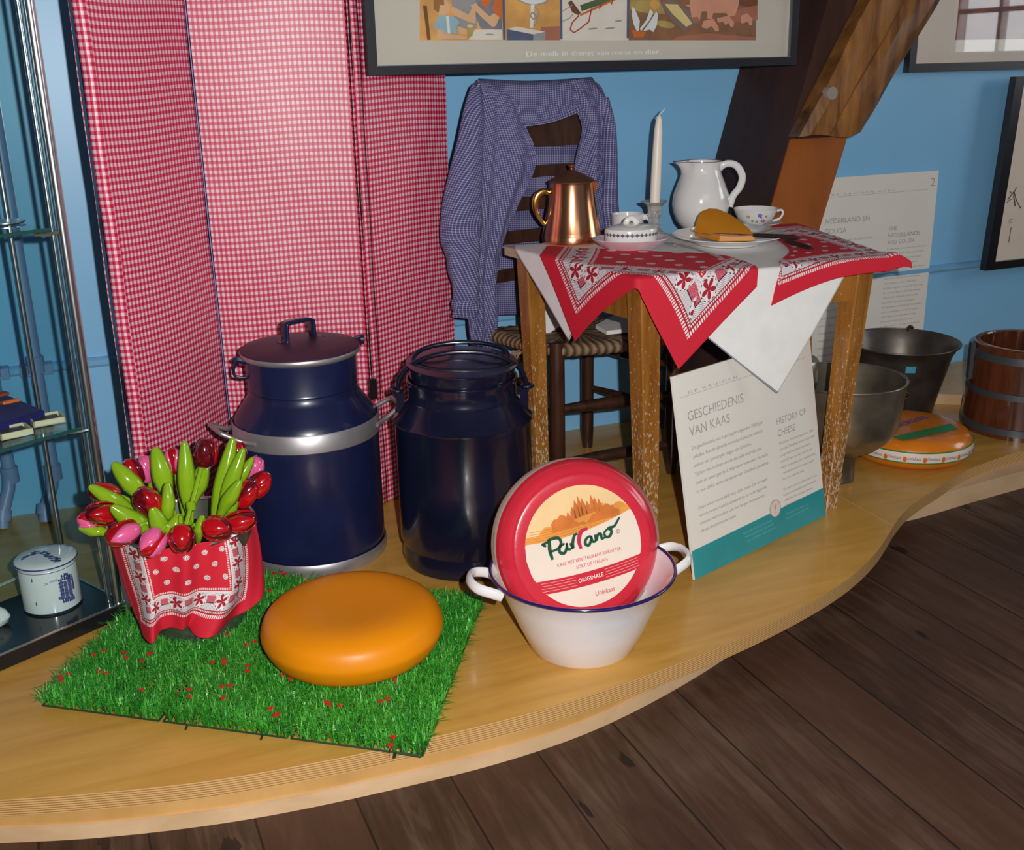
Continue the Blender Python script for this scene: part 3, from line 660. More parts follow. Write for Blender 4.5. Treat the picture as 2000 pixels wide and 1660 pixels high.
# sign 2 against the wall
s2 = thing('information_sign', 'white information board numbered 2 standing against the blue wall', 'sign', (2.49, 2.885, .0))
TR = at(1836, 333, 2.885); z2 = TR.z
f2 = Frame((TR.x-.53, 2.890, .005), (1, 0, 0), (0, 0, 1)); HH = z2-.005
mk('board', slab(MB(), f2, 0, 0, .53, HH, -.008, .0), 'paper_white', s2, smooth=0)
m = MB(); text_mb(m, '2', f2, .500, HH-.050, .028); text_mb(m, 'NEDERLAND EN', f2, .083, HH-.145, .0165, .175); text_mb(m, 'GOUDA', f2, .083, HH-.178, .0165, .085)
text_mb(m, 'THE', f2, .34, HH-.185, .0135, .035); text_mb(m, 'NEDERLANDS', f2, .34, HH-.208, .0135, .135); text_mb(m, 'AND GOUDA', f2, .34, HH-.231, .0135, .115)
m.add([f2.p(.02, HH-.06, .0005), f2.p(.49, HH-.06, .0005), f2.p(.49, HH-.061, .0005), f2.p(.02, HH-.061, .0005)], [(0, 1, 2, 3)])
text_mb(m, 'D E   K R U I D E N   K A A S', f2, .10, HH-.056, .005, .25)
mk('heading_text', m, 'inkmid', s2, smooth=0)
import itertools
NL = ['Goudse kaas wordt sinds de provincie kaas', 'maakt, al op grote schaal verhandeld en', 'verkocht op de markt in de stad Gouda', 'en ook in andere plaatsen van Holland', 'waar boeren hun kaas naartoe brachten', 'om te wegen en te verkopen', 'en zo kreeg de kaas haar naam', 'die nog steeds in de hele wereld', 'bekend is bij liefhebbers van kaas', 'en wordt hij ook nagemaakt', 'maar echte Goudse kaas komt', 'uit het groene hart']
EN = ['Gouda cheese comes from the Netherlands', 'and is named after the city of Gouda', 'where farmers brought their cheese', 'to be weighed and sold at the market', 'in the centre of the old town', 'Gouda cheese takes its name from', 'the trade and not from the place', 'of production, and it is still made', 'in the region around the city', 'on farms and in dairies today', 'and is sold all over the world', 'as a well known Dutch product']
m = MB()
for i in range(17): text_mb(m, NL[i % 12], f2, .085, HH-.205-i*.0255, .0075, .19-.03*((i*7) % 4)/3)
mk('dutch_text', m, 'inkmid', s2, smooth=0); m = MB()
for i in range(24): text_mb(m, EN[i % 12], f2, .34, HH-.250-i*.0165, .0062, .168-.03*((i*5) % 4)/3)
mk('english_text', m, 'inkmid', s2, smooth=0)
# ================================================================ SIGN 1
a = atz(1357, 1135); b = atz(1612, 1009); ex = (b-a).normalized(); ln = radians(10)
ey = Vector((-ex.y*sin(ln), ex.x*sin(ln), cos(ln))); W1 = (b-a).length; H1 = .452
f1 = Frame(a+Vector((0, 0, .0025)), ex, ey)
s1 = thing('information_sign', 'white cheese history information board with a teal foot leaning under the table', 'sign', (a+b)/2)
mk('board', slab(MB(), f1, 0, 0, W1, H1, -.006, 0), 'paper_white', s1, smooth=0)
m = MB(); n_ = 24; bt = [f1.p(W1*i/n_, .0, .0006) for i in range(n_+1)]; tp = [f1.p(W1*i/n_, .066+.006*(i/n_), .0006) for i in range(n_+1)]
m.grid([bt, tp]); mk('teal_band', m, 'teal', s1, smooth=0)
bd = f1.p(W1*.605, .074, .0010); m = MB()
m.add([f1.p(W1*.605+.020*cos(t), .076+.020*sin(t), .0014) for t in [2*pi*i/28 for i in range(28)]], [list(range(28))]); mk('badge', m, 'paper_cream', s1, smooth=0)
m = MB(); m.tube([f1.p(W1*.605+.020*cos(t), .076+.020*sin(t), .0014) for t in [2*pi*i/28 for i in range(28)]], .0011, 6, closed=True)
text_mb(m, '!', f1, W1*.605, .066, .021, .0035, z=.002, align='C'); mk('badge_mark', m, 'ink', s1, smooth=0)
m = MB(); text_mb(m, 'GESCHIEDENIS', f1, .035, .348, .021, .195); text_mb(m, 'VAN KAAS', f1, .035, .314, .021, .140)
text_mb(m, 'HISTORY OF', f1, .345, .268, .016, .118); text_mb(m, 'CHEESE', f1, .345, .240, .016, .070)
m.add([f1.p(.02, .402, .0005), f1.p(.48, .402, .0005), f1.p(.48, .4028, .0005), f1.p(.02, .4028, .0005)], [(0, 1, 2, 3)]); text_mb(m, 'D E   K R U I D E N', f1, .045, .406, .006, .17)

mk('heading_text', m, 'inkmid', s1, smooth=0)
m = MB()
T1 = ['De geschiedenis van kaas begint ongeveer 3000 jaar', 'geleden. Rondtrekkende nomaden bewaren melk in', 'zakken van gedroogde magen van kalveren.', 'Tijdens hun tochten wordt de melk voortdurend', 'heen en weer geschud. Hierdoor verandert de melk', 'in een dikke witte massa en een vloeibaar gedeelte.']
T2 = ['Deze witte massa blijft een tijdje staan. De wrongel', 'wordt in een mandje bewaard en zo verkregen de', 'mensen een manier om het langer te bewaren.', 'de eerste primitieve kazen.']
for i, t in enumerate(T1): text_mb(m, t, f1, .038, .284-i*.0195, .0080, (.255, .25, .205, .24, .262, .262)[i])
mk('dutch_text', m, 'ink', s1, smooth=0); m = MB()
for i, t in enumerate(T2): text_mb(m, t, f1, .038, .150-i*.0175, .0072, (.25, .245, .235, .125)[i])
mk('dutch_text', m, 'ink', s1, smooth=0); m = MB()
E1 = ['The history of cheese began about 3000', 'years ago. Travelling nomads carried milk', 'in bags made from dried stomachs of', 'calves. On their journeys the milk was', 'shaken continuously, and it separated into', 'a thick white mass and a watery liquid.', 'This is how curds were made.']
E2 = ['The white mass was left to stand, then', 'kept in a small basket and drained to', 'make the first simple cheeses.', 'cheese was born.']
for i, t in enumerate(E1): text_mb(m, t, f1, .345, .220-i*.0145, .0060, (.142, .145, .125, .13, .142, .135, .09)[i])
mk('english_text', m, 'ink', s1, smooth=0); m = MB()
for i, t in enumerate(E2): text_mb(m, t, f1, .345, .108-i*.0130, .0056, (.14, .135, .12, .07)[i])
mk('english_text', m, 'ink', s1, smooth=0)
m = MB()
for i, t in enumerate(['Hoe ouder de kaas, hoe minder', 'vocht de kaas bevat, hoe harder', 'en pittiger de smaak']): text_mb(m, t, f1, .18+.006*i, .050-i*.0105, .0052, .11, z=.0012)
mk('footer_text', m, 'inkteal', s1, smooth=0); m = MB()
for i, t in enumerate(['The older the cheese, the', 'less moisture it holds']): text_mb(m, t, f1, .345, .048-i*.0105, .0052, .095, z=.0012)
mk('footer_text', m, 'inkteal', s1, smooth=0)

# ================================================================ TABLE
TZ = .64
TBL, TFL, TFR, TBR = Vector((1.035, 2.58)), Vector((1.12, 2.03)), Vector((1.745, 1.985)), Vector((1.875, 2.51))
tb = thing('wooden_table', 'small worn pine table with chipped varnish carrying the coffee things', 'table', (1.44, 2.29, 0))
def rim(d):                                   # outline inset by d
    c = (TBL+TFL+TFR+TBR)/4; return [(p+(c-p).normalized()*d) for p in (TFL, TFR, TBR, TBL)]
m = MB().prism([tuple(p) for p in (TFL, TFR, TBR, TBL)], TZ-.022, TZ); mk('tabletop', m, 'tabletop_bare', tb, smooth=0)
def leg(foot, top, w0, w1, name='leg'):
    m = MB(); f = Vector((*foot, 0)); t = Vector((*top, TZ-.022)); r = radians(9)
    R = Matrix.Rotation(r, 3, 'Z'); q = [(-1, -1), (1, -1), (1, 1), (-1, 1)]
    N = 8; c = .88
    oc = [(-1, -c), (-c, -1), (c, -1), (1, -c), (1, c), (c, 1), (-c, 1), (-1, c)]
    rows = []
    for i in range(N+1):
        s = i/N; w_ = w0+(w1-w0)*s; p = f.lerp(t, s); rows.append([p+R@Vector((x*w_/2, y*w_/2, 0)) for x, y in oc]+[p+R@Vector((oc[0][0]*w_/2, oc[0][1]*w_/2, 0))])
    m.grid(rows); m.add(rows[0][:8], [list(range(8))[::-1]]); m.add(rows[-1][:8], [list(range(8))])
    mk(name, m, 'table', tb, smooth=0)
LF, LR, LL, LB = (1.168, 2.058), (1.690, 2.070), (1.070, 2.450), (1.865, 2.405)
leg(LF, (1.158, 2.075), .040, .056); leg(LR, (1.712, 2.045), .038, .054); leg(LL, (1.072, 2.500), .036, .052); leg(LB, (1.835, 2.44), .040, .052)
def apron(p, q, z0, z1, w=.018, name='apron'):
    p, q = Vector((*p, 0)), Vector((*q, 0)); d = (q-p); m = MB()
    m.box((p+q)/2+Vector((0, 0, (z0+z1)/2)), (d.length, w, z1-z0), rz=atan2(d.y, d.x)); mk(name, m, 'table', tb, smooth=0)
ti = dict(F=(1.158, 2.075), R=(1.712, 2.045), L=(1.072, 2.5), B=(1.835, 2.44))
apron(ti['F'], ti['R'], .535, .618); apron(ti['L'], ti['F'], .535, .618); apron(ti['R'], ti['B'], .535, .618); apron(ti['B'], ti['L'], .535, .618)
apron((1.86, 2.41), (1.60, 2.43), .285, .305, .02, 'stretcher')

# ---------------------------------------------------------------- cloths draped by unfolding over the table edge
POLY = [TFL, TFR, TBR, TBL]
def drape(p, lift, wav=0., ph=0., spread=.10, amp=.006):
    p = Vector(p[:2]); inside = True; best = None
    for i in range(4):
        A_, B_ = POLY[i], POLY[(i+1) % 4]; t = (B_-A_); L = t.length; t = t/L; n = Vector((t.y, -t.x))
        if (p-A_).dot(n) > 0: inside = False
        s = min(max((p-A_).dot(t), 0), L); q = A_+t*s; d = (p-q).length
        if best is None or d < best[0]: best = (d, q, n, s)
    if inside: return Vector((p.x, p.y, TZ+lift))
    d, q, n, s = best; o_ = (p-q).normalized() if d > 1e-6 else n
    r = .008
    if d < r: k = d/r; return Vector((*(q+o_*(d*.8)), TZ+lift-.25*d*k))
    wv = amp*sin(wav*s+ph)*min(1, (d-r)/.1)+.006*min(1, (d-r)/.15)
    return Vector((*(q+o_*(r*.8+lift+spread*(d-r)+wv)), TZ+lift-.002-(d-r)*.985))
def coons(B_, R_, T_, L_, s, t):             # B,T run in s; L,R run in t
    b = crom(B_, s) if len(B_) > 2 else B_[0].lerp(B_[1], s); tt = crom(T_, s) if len(T_) > 2 else T_[0].lerp(T_[1], s)
    l = crom(L_, t) if len(L_) > 2 else L_[0].lerp(L_[1], t); r = crom(R_, t) if len(R_) > 2 else R_[0].lerp(R_[1], t)
    return b*(1-t)+tt*t+l*(1-s)+r*s-(B_[0]*(1-s)*(1-t)+B_[-1]*s*(1-t)+T_[0]*(1-s)*t+T_[-1]*s*t)
def V2(*a_): return [Vector((x, y, 0)) for x, y in a_]
def cloth(name, Bf, Rf, Tf, Lf, Bu, Ru, Tu, Lu, lift, matn, N, wav=0, ph=0, label=None, spread=.1, amp=.006, loc=(1.3, 2.2, TZ), post=None):
    rows, uvs = [], []
    for j in range(N+1):
        r, q = [], []
        for i in range(N+1):
            s, t = i/N, j/N; f = coons(Bf, Rf, Tf, Lf, s, t); p = drape(f, lift, wav, ph, spread, amp)
            if post: p = post(p, f)
            r.append(p); uu = coons(Bu, Ru, Tu, Lu, s, t); q.append((uu.x, uu.y))
        rows.append(r); uvs.append(q)
    m = MB().grid(rows, uvs)
    o = mk(name, m, matn, loc=loc, smooth=60, solid=.0012, offset=0); return o
o = cloth('linen_cloth', V2((.905, 2.218), (1.05, 2.15), (1.135, 2.04), (1.21, 1.93), (1.31, 1.828), (1.427, 1.717)), V2((1.427, 1.717), (1.90, 2.30)), V2((1.17, 2.84), (1.90, 2.30)), V2((.905, 2.218), (1.03, 2.50), (1.17, 2.84)),
          V2((0, 0), (1, 0)), V2((1, 0), (1, 1)), V2((0, 1), (1, 1)), V2((0, 0), (0, 1)), .0012, 'white_cloth', 110, 14, 2., amp=.0012)
tag(o, 'white linen cloth laid cornerwise on the table, corners hanging over the edges', 'tablecloth')
_hb = V2((.905, 2.218), (1.05, 2.15), (1.135, 2.04), (1.21, 1.93), (1.31, 1.828), (1.427, 1.717)); hem = [drape(crom(_hb, i/60), .003, 14, 2., amp=.0012) for i in range(61)]
mk('hem_stitching', MB().tube(hem, .0011, 5), art('hem_grey', (120, 124, 150), .1), o)
o = cloth('red_bandana', V2((.910, 2.188), (1.02, 2.10), (1.105, 2.0), (1.14, 1.92), (1.185, 1.812)), V2((1.185, 1.812), (1.29, 1.89), (1.392, 1.962)), V2((1.118, 2.50), (1.21, 2.395), (1.33, 2.275), (1.42, 2.16), (1.392, 1.962)), V2((.910, 2.188), (1.02, 2.34), (1.118, 2.50)),
          V2((0, 0), (1, 0)), V2((1, 0), (1, .25), (1, .50)), V2((0, .68), (.25, .66), (.5, .64), (.70, .60), (1, .50)), V2((0, 0), (0, .34), (0, .68)), .0060, 'bandana', 120, 0, 0, amp=.0)
tag(o, 'red printed bandana hanging in two points over the front left table corner', 'bandana')
def stiff(p, f):
    d = max(0, f.x-1.74)+max(0, 1.99-f.y)*.0; k = max(0, min(1, (f.x-1.735)/.06))*max(0, min(1, (2.03-f.y)/.06))
    return p+Vector((.035*k, -.012*k, .030*k))
o = cloth('red_bandana', V2((1.423, 1.915), (1.60, 1.950), (1.795, 1.940)), V2((1.795, 1.940), (1.855, 2.2), (1.900, 2.50)), V2((1.76, 2.54), (1.900, 2.50)), V2((1.423, 1.915), (1.478, 2.03), (1.61, 2.18), (1.76, 2.54)),
          V2((.0, 0), (1, 0)), V2((1, 0), (1, 1)), V2((.72, 1), (1, 1)), V2((0, 0), (.18, .24), (.42, .52), (.72, 1)), .0060, 'bandana', 110, 26, 1., amp=.003, loc=(1.7, 2.2, TZ), post=stiff)
tag(o, 'red printed bandana covering the right end of the table', 'bandana')
o = cloth('red_bandana', V2((1.44, 2.565), (1.72, 2.50)), V2((1.72, 2.50), (1.72, 2.62)), V2((1.40, 2.70), (1.72, 2.62)), V2((1.44, 2.565), (1.40, 2.70)),
          V2((0, .7), (.6, .7)), V2((.6, .7), (.6, 1)), V2((0, 1), (.6, 1)), V2((0, .7), (0, 1)), .0032, 'bandana', 30, 0, 0, amp=0, loc=(1.58, 2.6, TZ))
tag(o, 'strip of red bandana at the back table edge behind the white jug', 'bandana')

# ================================================================ TABLEWARE
T0 = TZ+.0035
def on(u, v, z=T0): return atz(u, v, z)
# copper pot
c = on(1117, 472); c.z = TZ+.003
pot = thing('copper_coffee_pot', 'polished copper coffee pot with brass handle and conical lid', 'coffee pot', c)
h = .150
m = MB().lathe([(0, 0), (.073, 0), (.0765, .004), (.0770, .018), (.0755, .0215), (.0750, .026), (.0735, .03), (.067, .065), (.0605, .105), (.0565, .146), (.0568, .151), (.0548, .152), (.0545, .14), (.073, .01)], c, 72)
mk('body', m, 'copper', pot)
m = MB().lathe([(.059, .0), (.0595, .003), (.0555, .006), (.033, .018), (.015, .026), (.0085, .029), (.0055, .031), (.0050, .034), (.0085, .037), (.0092, .041), (.006, .045), (0, .046)], c+Vector((0, 0, .1515)), 56)
mk('lid', m, 'copper_dark', pot)
m = MB(); dl = -rt0*.985-fw0*.17; m.tube(spline([c+dl*.056+Vector((0, 0, .126)), c+dl*.072+Vector((0, 0, .130)), c+dl*.088+Vector((0, 0, .120)), c+dl*.0945+Vector((0, 0, .098)), c+dl*.090+Vector((0, 0, .074)), c+dl*.071+Vector((0, 0, .048))], 26), [.0045+.0035*sin(pi*min(1, i/20)) for i in range(26)], 12, flat=(1.3, .62, (0, 1, 0)))
mk('handle', m, 'brass', pot)
sd = rt0*.98-fw0*.2; m = MB().add([c+sd*.054+Vector((-.012*sd.y, .012*sd.x, .151)), c+sd*.054+Vector((.012*sd.y, -.012*sd.x, .151)), c+sd*.066+Vector((0, 0, .1515)), c+sd*.0585+Vector((0, 0, .118))], [(0, 2, 3), (1, 3, 2), (0, 3, 1)])
mk('spout', m, 'copper', pot)
# white jug
c = on(1367, 447, TZ+.002); c.z = TZ+.0022
jug = thing('milk_jug', 'white porcelain milk jug with a big loop handle beside the dark post', 'jug', c)
prof = [(0, 0), (.042, 0), (.049, .004), (.064, .022), (.0745, .048), (.0775, .068), (.0735, .096), (.063, .124), (.0535, .146), (.0495, .160), (.0500, .172), (.0525, .180)]
inn = [(.0495, .180), (.047, .165), (.051, .146), (.060, .125), (.070, .098)]
sp = -rt0; sa = atan2(sp.y, sp.x)
def wob(a_, z): 
    k = max(0, (z-.135)/.045); d = (a_-sa+pi) % (2*pi)-pi; return 1+.50*k*k*math.exp(-(d/.30)**2)-.06*k*math.exp(-((abs(d)-.75)/.25)**2)
mk('body', MB().lathe(prof+inn, c, 80, wob=wob), 'porcelain', jug)
rp = [c+Vector((.0515*wob(t, .18)*cos(t), .0515*wob(t, .18)*sin(t), .1805)) for t in [2*pi*i/80 for i in range(80)]]
mk('rim_line', MB().tube(rp, .0011, 5, closed=True), art('rimviolet', (70, 40, 62), .05), jug)
hd = rt0*.99-fw0*.1; m = MB().tube(spline([c+hd*.046+Vector((0, 0, .162)), c+hd*.066+Vector((0, 0, .173)), c+hd*.092+Vector((0, 0, .167)), c+hd*.108+Vector((0, 0, .140)), c+hd*.103+Vector((0, 0, .112)), c+hd*.086+Vector((0, 0, .088)), c+hd*.077+Vector((0, 0, .060))], 30), [.0105, .0095]+[.0085]*28, 14, flat=(1.15, .85, (0, 1, 0)))
mk('handle', m, 'porcelain', jug)
# candlestick and candle
c = on(1277, 463); c.z = TZ+.0025
cs = thing('glass_candlestick', 'pressed glass candlestick holding the cream candle', 'candlestick', c)
def sqw(a_, z): return 1.0+.10*cos(4*a_) if z < .03 else 1+.03*cos(12*a_)
mk('base', MB().lathe([(0, 0), (.040, 0), (.041, .005), (.030, .010), (.020, .017), (.015, .030), (.0165, .034), (.013, .040), (.0145, .052), (.018, .058), (.0175, .063)], c, 48, wob=sqw), 'crystal', cs, smooth=20)
mk('candle_cup', MB().lathe([(.0175, .063), (.0165, .067), (.0185, .080), (.026, .088), (.0335, .0915), (.034, .094), (.027, .0925), (.0155, .086), (.0135, .070), (0, .069)], c, 48), 'crystal', cs, smooth=30)
cc = c+Vector((0, 0, .0702)); cnd = thing('candle', 'tall cream tapered candle standing in the glass candlestick', 'candle', cc)
tl = Vector((.035, .0, 1)).normalized(); Lc = .236
mk('wax', MB().lathe([(0, 0), (.0132, 0), (.0134, .05), (.0128, .13), (.0108, .20), (.0075, .227), (.0045, .235), (0, .2365)], cc, 28, axis=tl), 'wax', cnd)
tp_ = cc+tl*.2355; mk('wick', MB().tube(spline([tp_, tp_+Vector((.004, 0, .006)), tp_+Vector((.010, 0, .010)), tp_+Vector((.015, 0, .017))], 8), .0016, 6), 'wick', cnd)
# mug
c = on(1226, 456); c.z = TZ+.0025; c = Vector((1.385, 2.575, c.z)); mg = thing('coffee_mug', 'small plain white mug behind the butter dish', 'mug', c)
mk('body', MB().lathe([(0, 0), (.036, 0), (.040, .003), (.042, .012), (.0425, .050), (.0435, .055), (.0435, .057), (.041, .057), (.0395, .05), (.039, .012), (0, .008)], c, 56), 'porcelain', mg)
hd = rt0*.93-fw0*.36; mk('handle', MB().tube(spline([c+hd*.041+Vector((0, 0, .048)), c+hd*.055+Vector((0, 0, .049)), c+hd*.064+Vector((0, 0, .036)), c+hd*.058+Vector((0, 0, .020)), c+hd*.041+Vector((0, 0, .012))], 18), .0058, 10, flat=(1.3, .8, (0, 1, 0))), 'porcelain', mg)
# butter dish
c = on(1232, 486); c.z = TZ+.0042; bd_ = thing('butter_dish', 'oval lidded butter dish with a grey diamond border on a pink saucer', 'butter dish', c)
R0 = Matrix.Rotation(radians(-18), 4, 'Z')
def ov(mb): return mb.xf(Matrix.Translation(c)@R0@Matrix.Diagonal((1.12, .88, 1, 1)))
mk('dish', ov(MB().lathe([(0, .0), (.052, 0), (.055, .003), (.066, .009), (.080, .0215), (.0845, .026), (.0840, .0275), (.076, .022), (.060, .012), (.0, .010)], (0, 0, 0), 72)), 'pinkglaze', bd_)
mk('lid', ov(MB().lathe([(.0565, .012), (.0575, .014), (.0575, .046), (.056, .0505), (.045, .056), (.026, .060), (.012, .0615), (0, .062)], (0, 0, 0), 72)), 'porcelain', bd_)
m = MB(); mm = MB()
for i in range(34):
    a0 = 2*pi*i/34; r = .0580
    def pt(da, z): return Vector((r*cos(a0+da), r*sin(a0+da), z))
    m.add([pt(-.075, .0385), pt(0, .0335), pt(.075, .0385), pt(0, .0435)], [(0, 1, 2, 3)]); m.add([pt(.075, .0375), pt(.11, .0375), pt(.11, .0395), pt(.075, .0395)], [(0, 1, 2, 3)])
    mm.add([pt(-.030, .0385)*1.001, pt(0, .0367)*1.001, pt(.03, .0385)*1.001, pt(0, .0403)*1.001], [(0, 1, 2, 3)])
mk('diamond_border', ov(m), 'greymark', bd_, smooth=0)
kb = MB().tube(spline([(-.012, 0, .060), (-.008, 0, .070), (0, 0, .074), (.008, 0, .070), (.012, 0, .060)], 14), [.007]*14, 12)
for x in (-.006, 0, .006): kb.lathe([(0, -.006), (.004, -.003), (.0045, .003), (0, .007)], (x, 0, .073), 12)
mk('knob', ov(kb), 'porcelain', bd_)
# plates with cheese
c = on(1424, 478); c.z = TZ+.0042; c.y += .02; c.x += .01
pl1 = tag(mk('dinner_plate', MB().lathe([(0, 0), (.078, 0), (.080, .003), (.095, .008), (.132, .0200), (.1395, .0225), (.1395, .0240), (.131, .0225), (.094, .011), (.078, .0065), (0, .006)], c, 96, wob=lambda a_, z: 1+.008*cos(12*a_)*(z > .015)), 'porcelain', loc=c), 'large white dinner plate with a scalloped edge under the small plate', 'plate')
c2 = c+Vector((.020, .012, .0245)); c2.z = c.z+.0095
pl2 = tag(mk('side_plate', MB().lathe([(0, 0), (.055, 0), (.057, .003), (.075, .009), (.098, .0185), (.1035, .0205), (.1035, .0220), (.096, .0202), (.073, .011), (.055, .006), (0, .0055)], c2, 90), 'porcelain', loc=c2), 'small white plate under the cheese wedge', 'plate')
m = MB().tube([c2+Vector((.1035*cos(t), .1035*sin(t), .0214)) for t in [2*pi*i/80 for i in range(80)]], .0007, 5, closed=True); mk('gilt_rim', m, 'brass', pl2)
# cheese wedge: part of a wheel lying on its side cut
def P2p(u, v, Y): return at(u, v, Y)
wz = c2.z+.0062
cB = atz(1404, 472, wz); cC = atz(1474, 471, wz); cA = atz(1357, 461, wz); rr = (cC-cB).normalized(); dp = Vector((.06, .085, 0))
tB = at(1407, 457, cB.y+.001); tC = at(1471, 457, cC.y+.003)
lft = [at(1357, 448, cA.y+.002), at(1360, 434, cA.y+.006), at(1364, 421, cA.y+.012), at(1371, 412, cA.y+.018)]
_pn = (tC-tB).cross(lft[3]-tB).normalized()
def onp(u, v): d = _ray(u, v); return CAM+d*((tB-CAM).dot(_pn)/d.dot(_pn))
rdg = [onp(1385, 407), onp(1402, 408), onp(1425, 418), onp(1446, 432), onp(1462, 446)]
cD = Vector((cC.x+.004, cC.y+.03, wz)); cE = Vector((rdg[2].x, rdg[2].y+.012, wz)); cF = Vector((rdg[0].x-.004, rdg[0].y+.010, wz))
vs = [cA, cB, cC, cD, cE, cF, tB, tC]+lft+rdg      # 0-5 foot, 6-7 front top, 8-11 left rind edge, 12-16 ridge
ch = MB().add(vs, [(5, 4, 3, 2, 1, 0), (1, 2, 7, 6), (0, 1, 6, 8), (8, 6, 9), (9, 6, 10), (10, 6, 11), (11, 6, 12), (12, 6, 13), (13, 6, 14), (14, 6, 7), (14, 7, 15), (15, 7, 16)], 0)
ch.add(vs, [(2, 3, 16, 7), (3, 4, 15, 16), (4, 14, 15), (4, 13, 14), (4, 5, 12, 13), (5, 0, 8, 9), (5, 9, 10), (5, 10, 11), (5, 11, 12)], 1)
o = recalc(mk('cheese_wedge', ch, ['cheesecut', 'cheese'], loc=cB, smooth=30)); tag(o, 'orange cheese wedge cut with a sloping face on the small plate', 'cheese')
bv = o.modifiers.new('b', 'BEVEL'); bv.width = .0015; bv.segments = 2; bv.limit_method = 'ANGLE'; bv.angle_limit = radians(35)
# teacup on saucer
c = on(1470, 444); c.z = TZ+.0050; c.y -= .01
sa_ = tag(mk('saucer', MB().lathe([(0, 0), (.036, 0), (.038, .002), (.058, .009), (.0705, .0145), (.0705, .0155), (.056, .0105), (.036, .0045), (0, .004)], c, 72), 'porcelain', loc=c), 'white saucer under the flowered teacup', 'saucer')
cc = c+Vector((0, 0, .0045)); cu_ = thing('teacup', 'thin white teacup painted with small flowers', 'teacup', cc)
mk('body', MB().lathe([(0, 0), (.024, 0), (.0235, .003), (.036, .010), (.050, .024), (.0575, .040), (.060, .0465), (.0592, .0465), (.056, .040), (.048, .025), (.034, .012), (0, .006)], cc, 64), 'porcelain', cu_)
hd = rt0*.98-fw0*.15; mk('handle', MB().tube(spline([cc+hd*.057+Vector((0, 0, .039)), cc+hd*.068+Vector((0, 0, .042)), cc+hd*.073+Vector((0, 0, .034)), cc+hd*.066+Vector((0, 0, .020)), cc+hd*.048+Vector((0, 0, .013))], 16), .0032, 8), 'porcelain', cu_)
cupcols = [('f_blue', (104, 110, 200)), ('f_rose', (186, 76, 116)), ('f_olive', (168, 168, 90)), ('f_green', (110, 140, 96))]
ms = [MB() for _ in cupcols]; rr_ = random.Random(3)
vd = Vector((CAM.x-cc.x, CAM.y-cc.y, 0)); va = atan2(vd.y, vd.x)
for k_, (da, z, ci, sz) in enumerate([(-.35, .030, 2, .0055), (.22, .034, 0, .0065), (.42, .020, 1, .0065), (.10, .017, 3, .0045), (.55, .031, 3, .004), (-.15, .018, 3, .004), (.30, .028, 0, .003), (.55, .016, 1, .004)]):
    an = va+da; r = .0505+(z-.024)*.45 if z > .024 else .036+(z-.010)*1.0; ctr = cc+Vector((cos(an)*(r+.0012), sin(an)*(r+.0012), z)); nn = Vector((cos(an), sin(an), -.55)).normalized(); ta = Vector((-sin(an), cos(an), 0)); tb_ = nn.cross(ta)
    for q in range(5):
        t_ = q*2*pi/5; cp = ctr+ta*cos(t_)*sz*.6+tb_*sin(t_)*sz*.6
        ms[ci].add([cp+ta*cos(w_)*sz*.42+tb_*sin(w_)*sz*.42 for w_ in [2*pi*j/8 for j in range(8)]], [list(range(8))])
for (nm, cl), mm_ in zip(cupcols, ms): mk('painted_flowers', mm_, art(nm, cl, .2), cu_, smooth=0)
# fork and knife
z = TZ+.005; f0, f1_ = atz(1300, 478, z), atz(1411, 505, z); d = (f1_-f0).normalized(); L = (f1_-f0).length; pn = Vector((-d.y, d.x, 0))
fk = thing('fork', 'silver fork lying between the butter dish and the plates', 'fork', (f0+f1_)/2); m = MB()
m.tube(spline([f0+d*.045+Vector((0, 0, .002)), f0+d*.07+Vector((0, 0, .008)), f0+d*L*.75+Vector((0, 0, .006)), f1_], 16), [.0028]*10+[.0036]*4+[.0042, .003], 8, flat=(1.4, .7, (0, 0, 1))); mk('handle', m, 'silver', fk)
m = MB(); rows = []
for i in range(8):
    s = i/7; w_ = .010*sin(pi*(.25+.55*s)); hh = .0035+.004*(s-.5)**2
    rows.append([f0+d*(.014+.034*s)+pn*w_*k_+Vector((0, 0, hh+abs(k_)*.002)) for k_ in (-1, -.5, 0, .5, 1)])
m.grid(rows); mk('fork_head', m, 'silver', fk, solid=.0012)
m = MB()
for k_ in (-.0066, -.0022, .0022, .0066): m.tube([f0+d*.018+pn*k_+Vector((0, 0, .004)), f0+d*.002+pn*k_+Vector((0, 0, .006)), f0-d*.014+pn*k_+Vector((0, 0, .004))], [.0012, .001, .0005], 6)
mk('tines', m, 'silver', fk)
z = c2.z+.024; k0, k1 = atz(1472, 459, z), atz(1560, 464, z-.012); k2 = atz(1600, 487, TZ+.007)
d = (k1-k0).normalized(); kn = thing('knife', 'table knife with a dark wooden handle resting on the plate edge', 'knife', k1)
mk('handle', MB().tube([k0+(k1-k0)*s for s in (0, .1, .5, .9, 1)], [.0055, .0065, .008, .0085, .004], 10, flat=(1.3, .7, (0, 0, 1))), art('dark_wood_handle', (46, 28, 26)), kn)
mk('blade', MB().tube([k0-d*.10, k0-d*.05, k0], [.002, .006, .006], 8, flat=(1.5, .18, (0, 0, 1))), 'chrome', kn)
q0, q1 = atz(1535, 470, TZ+.008), atz(1585, 486, TZ+.008)
m = MB().tube([q0.lerp(q1, s) for s in (0, .15, .5, .85, 1)], [.006, .009, .0105, .010, .005], 10, flat=(1.3, .55, (0, 0, 1)))
tag(mk('butter_knife', m, MW['dark_wood_handle'], loc=q0), 'dark wooden knife handle lying on the red bandana beside the plates', 'knife')
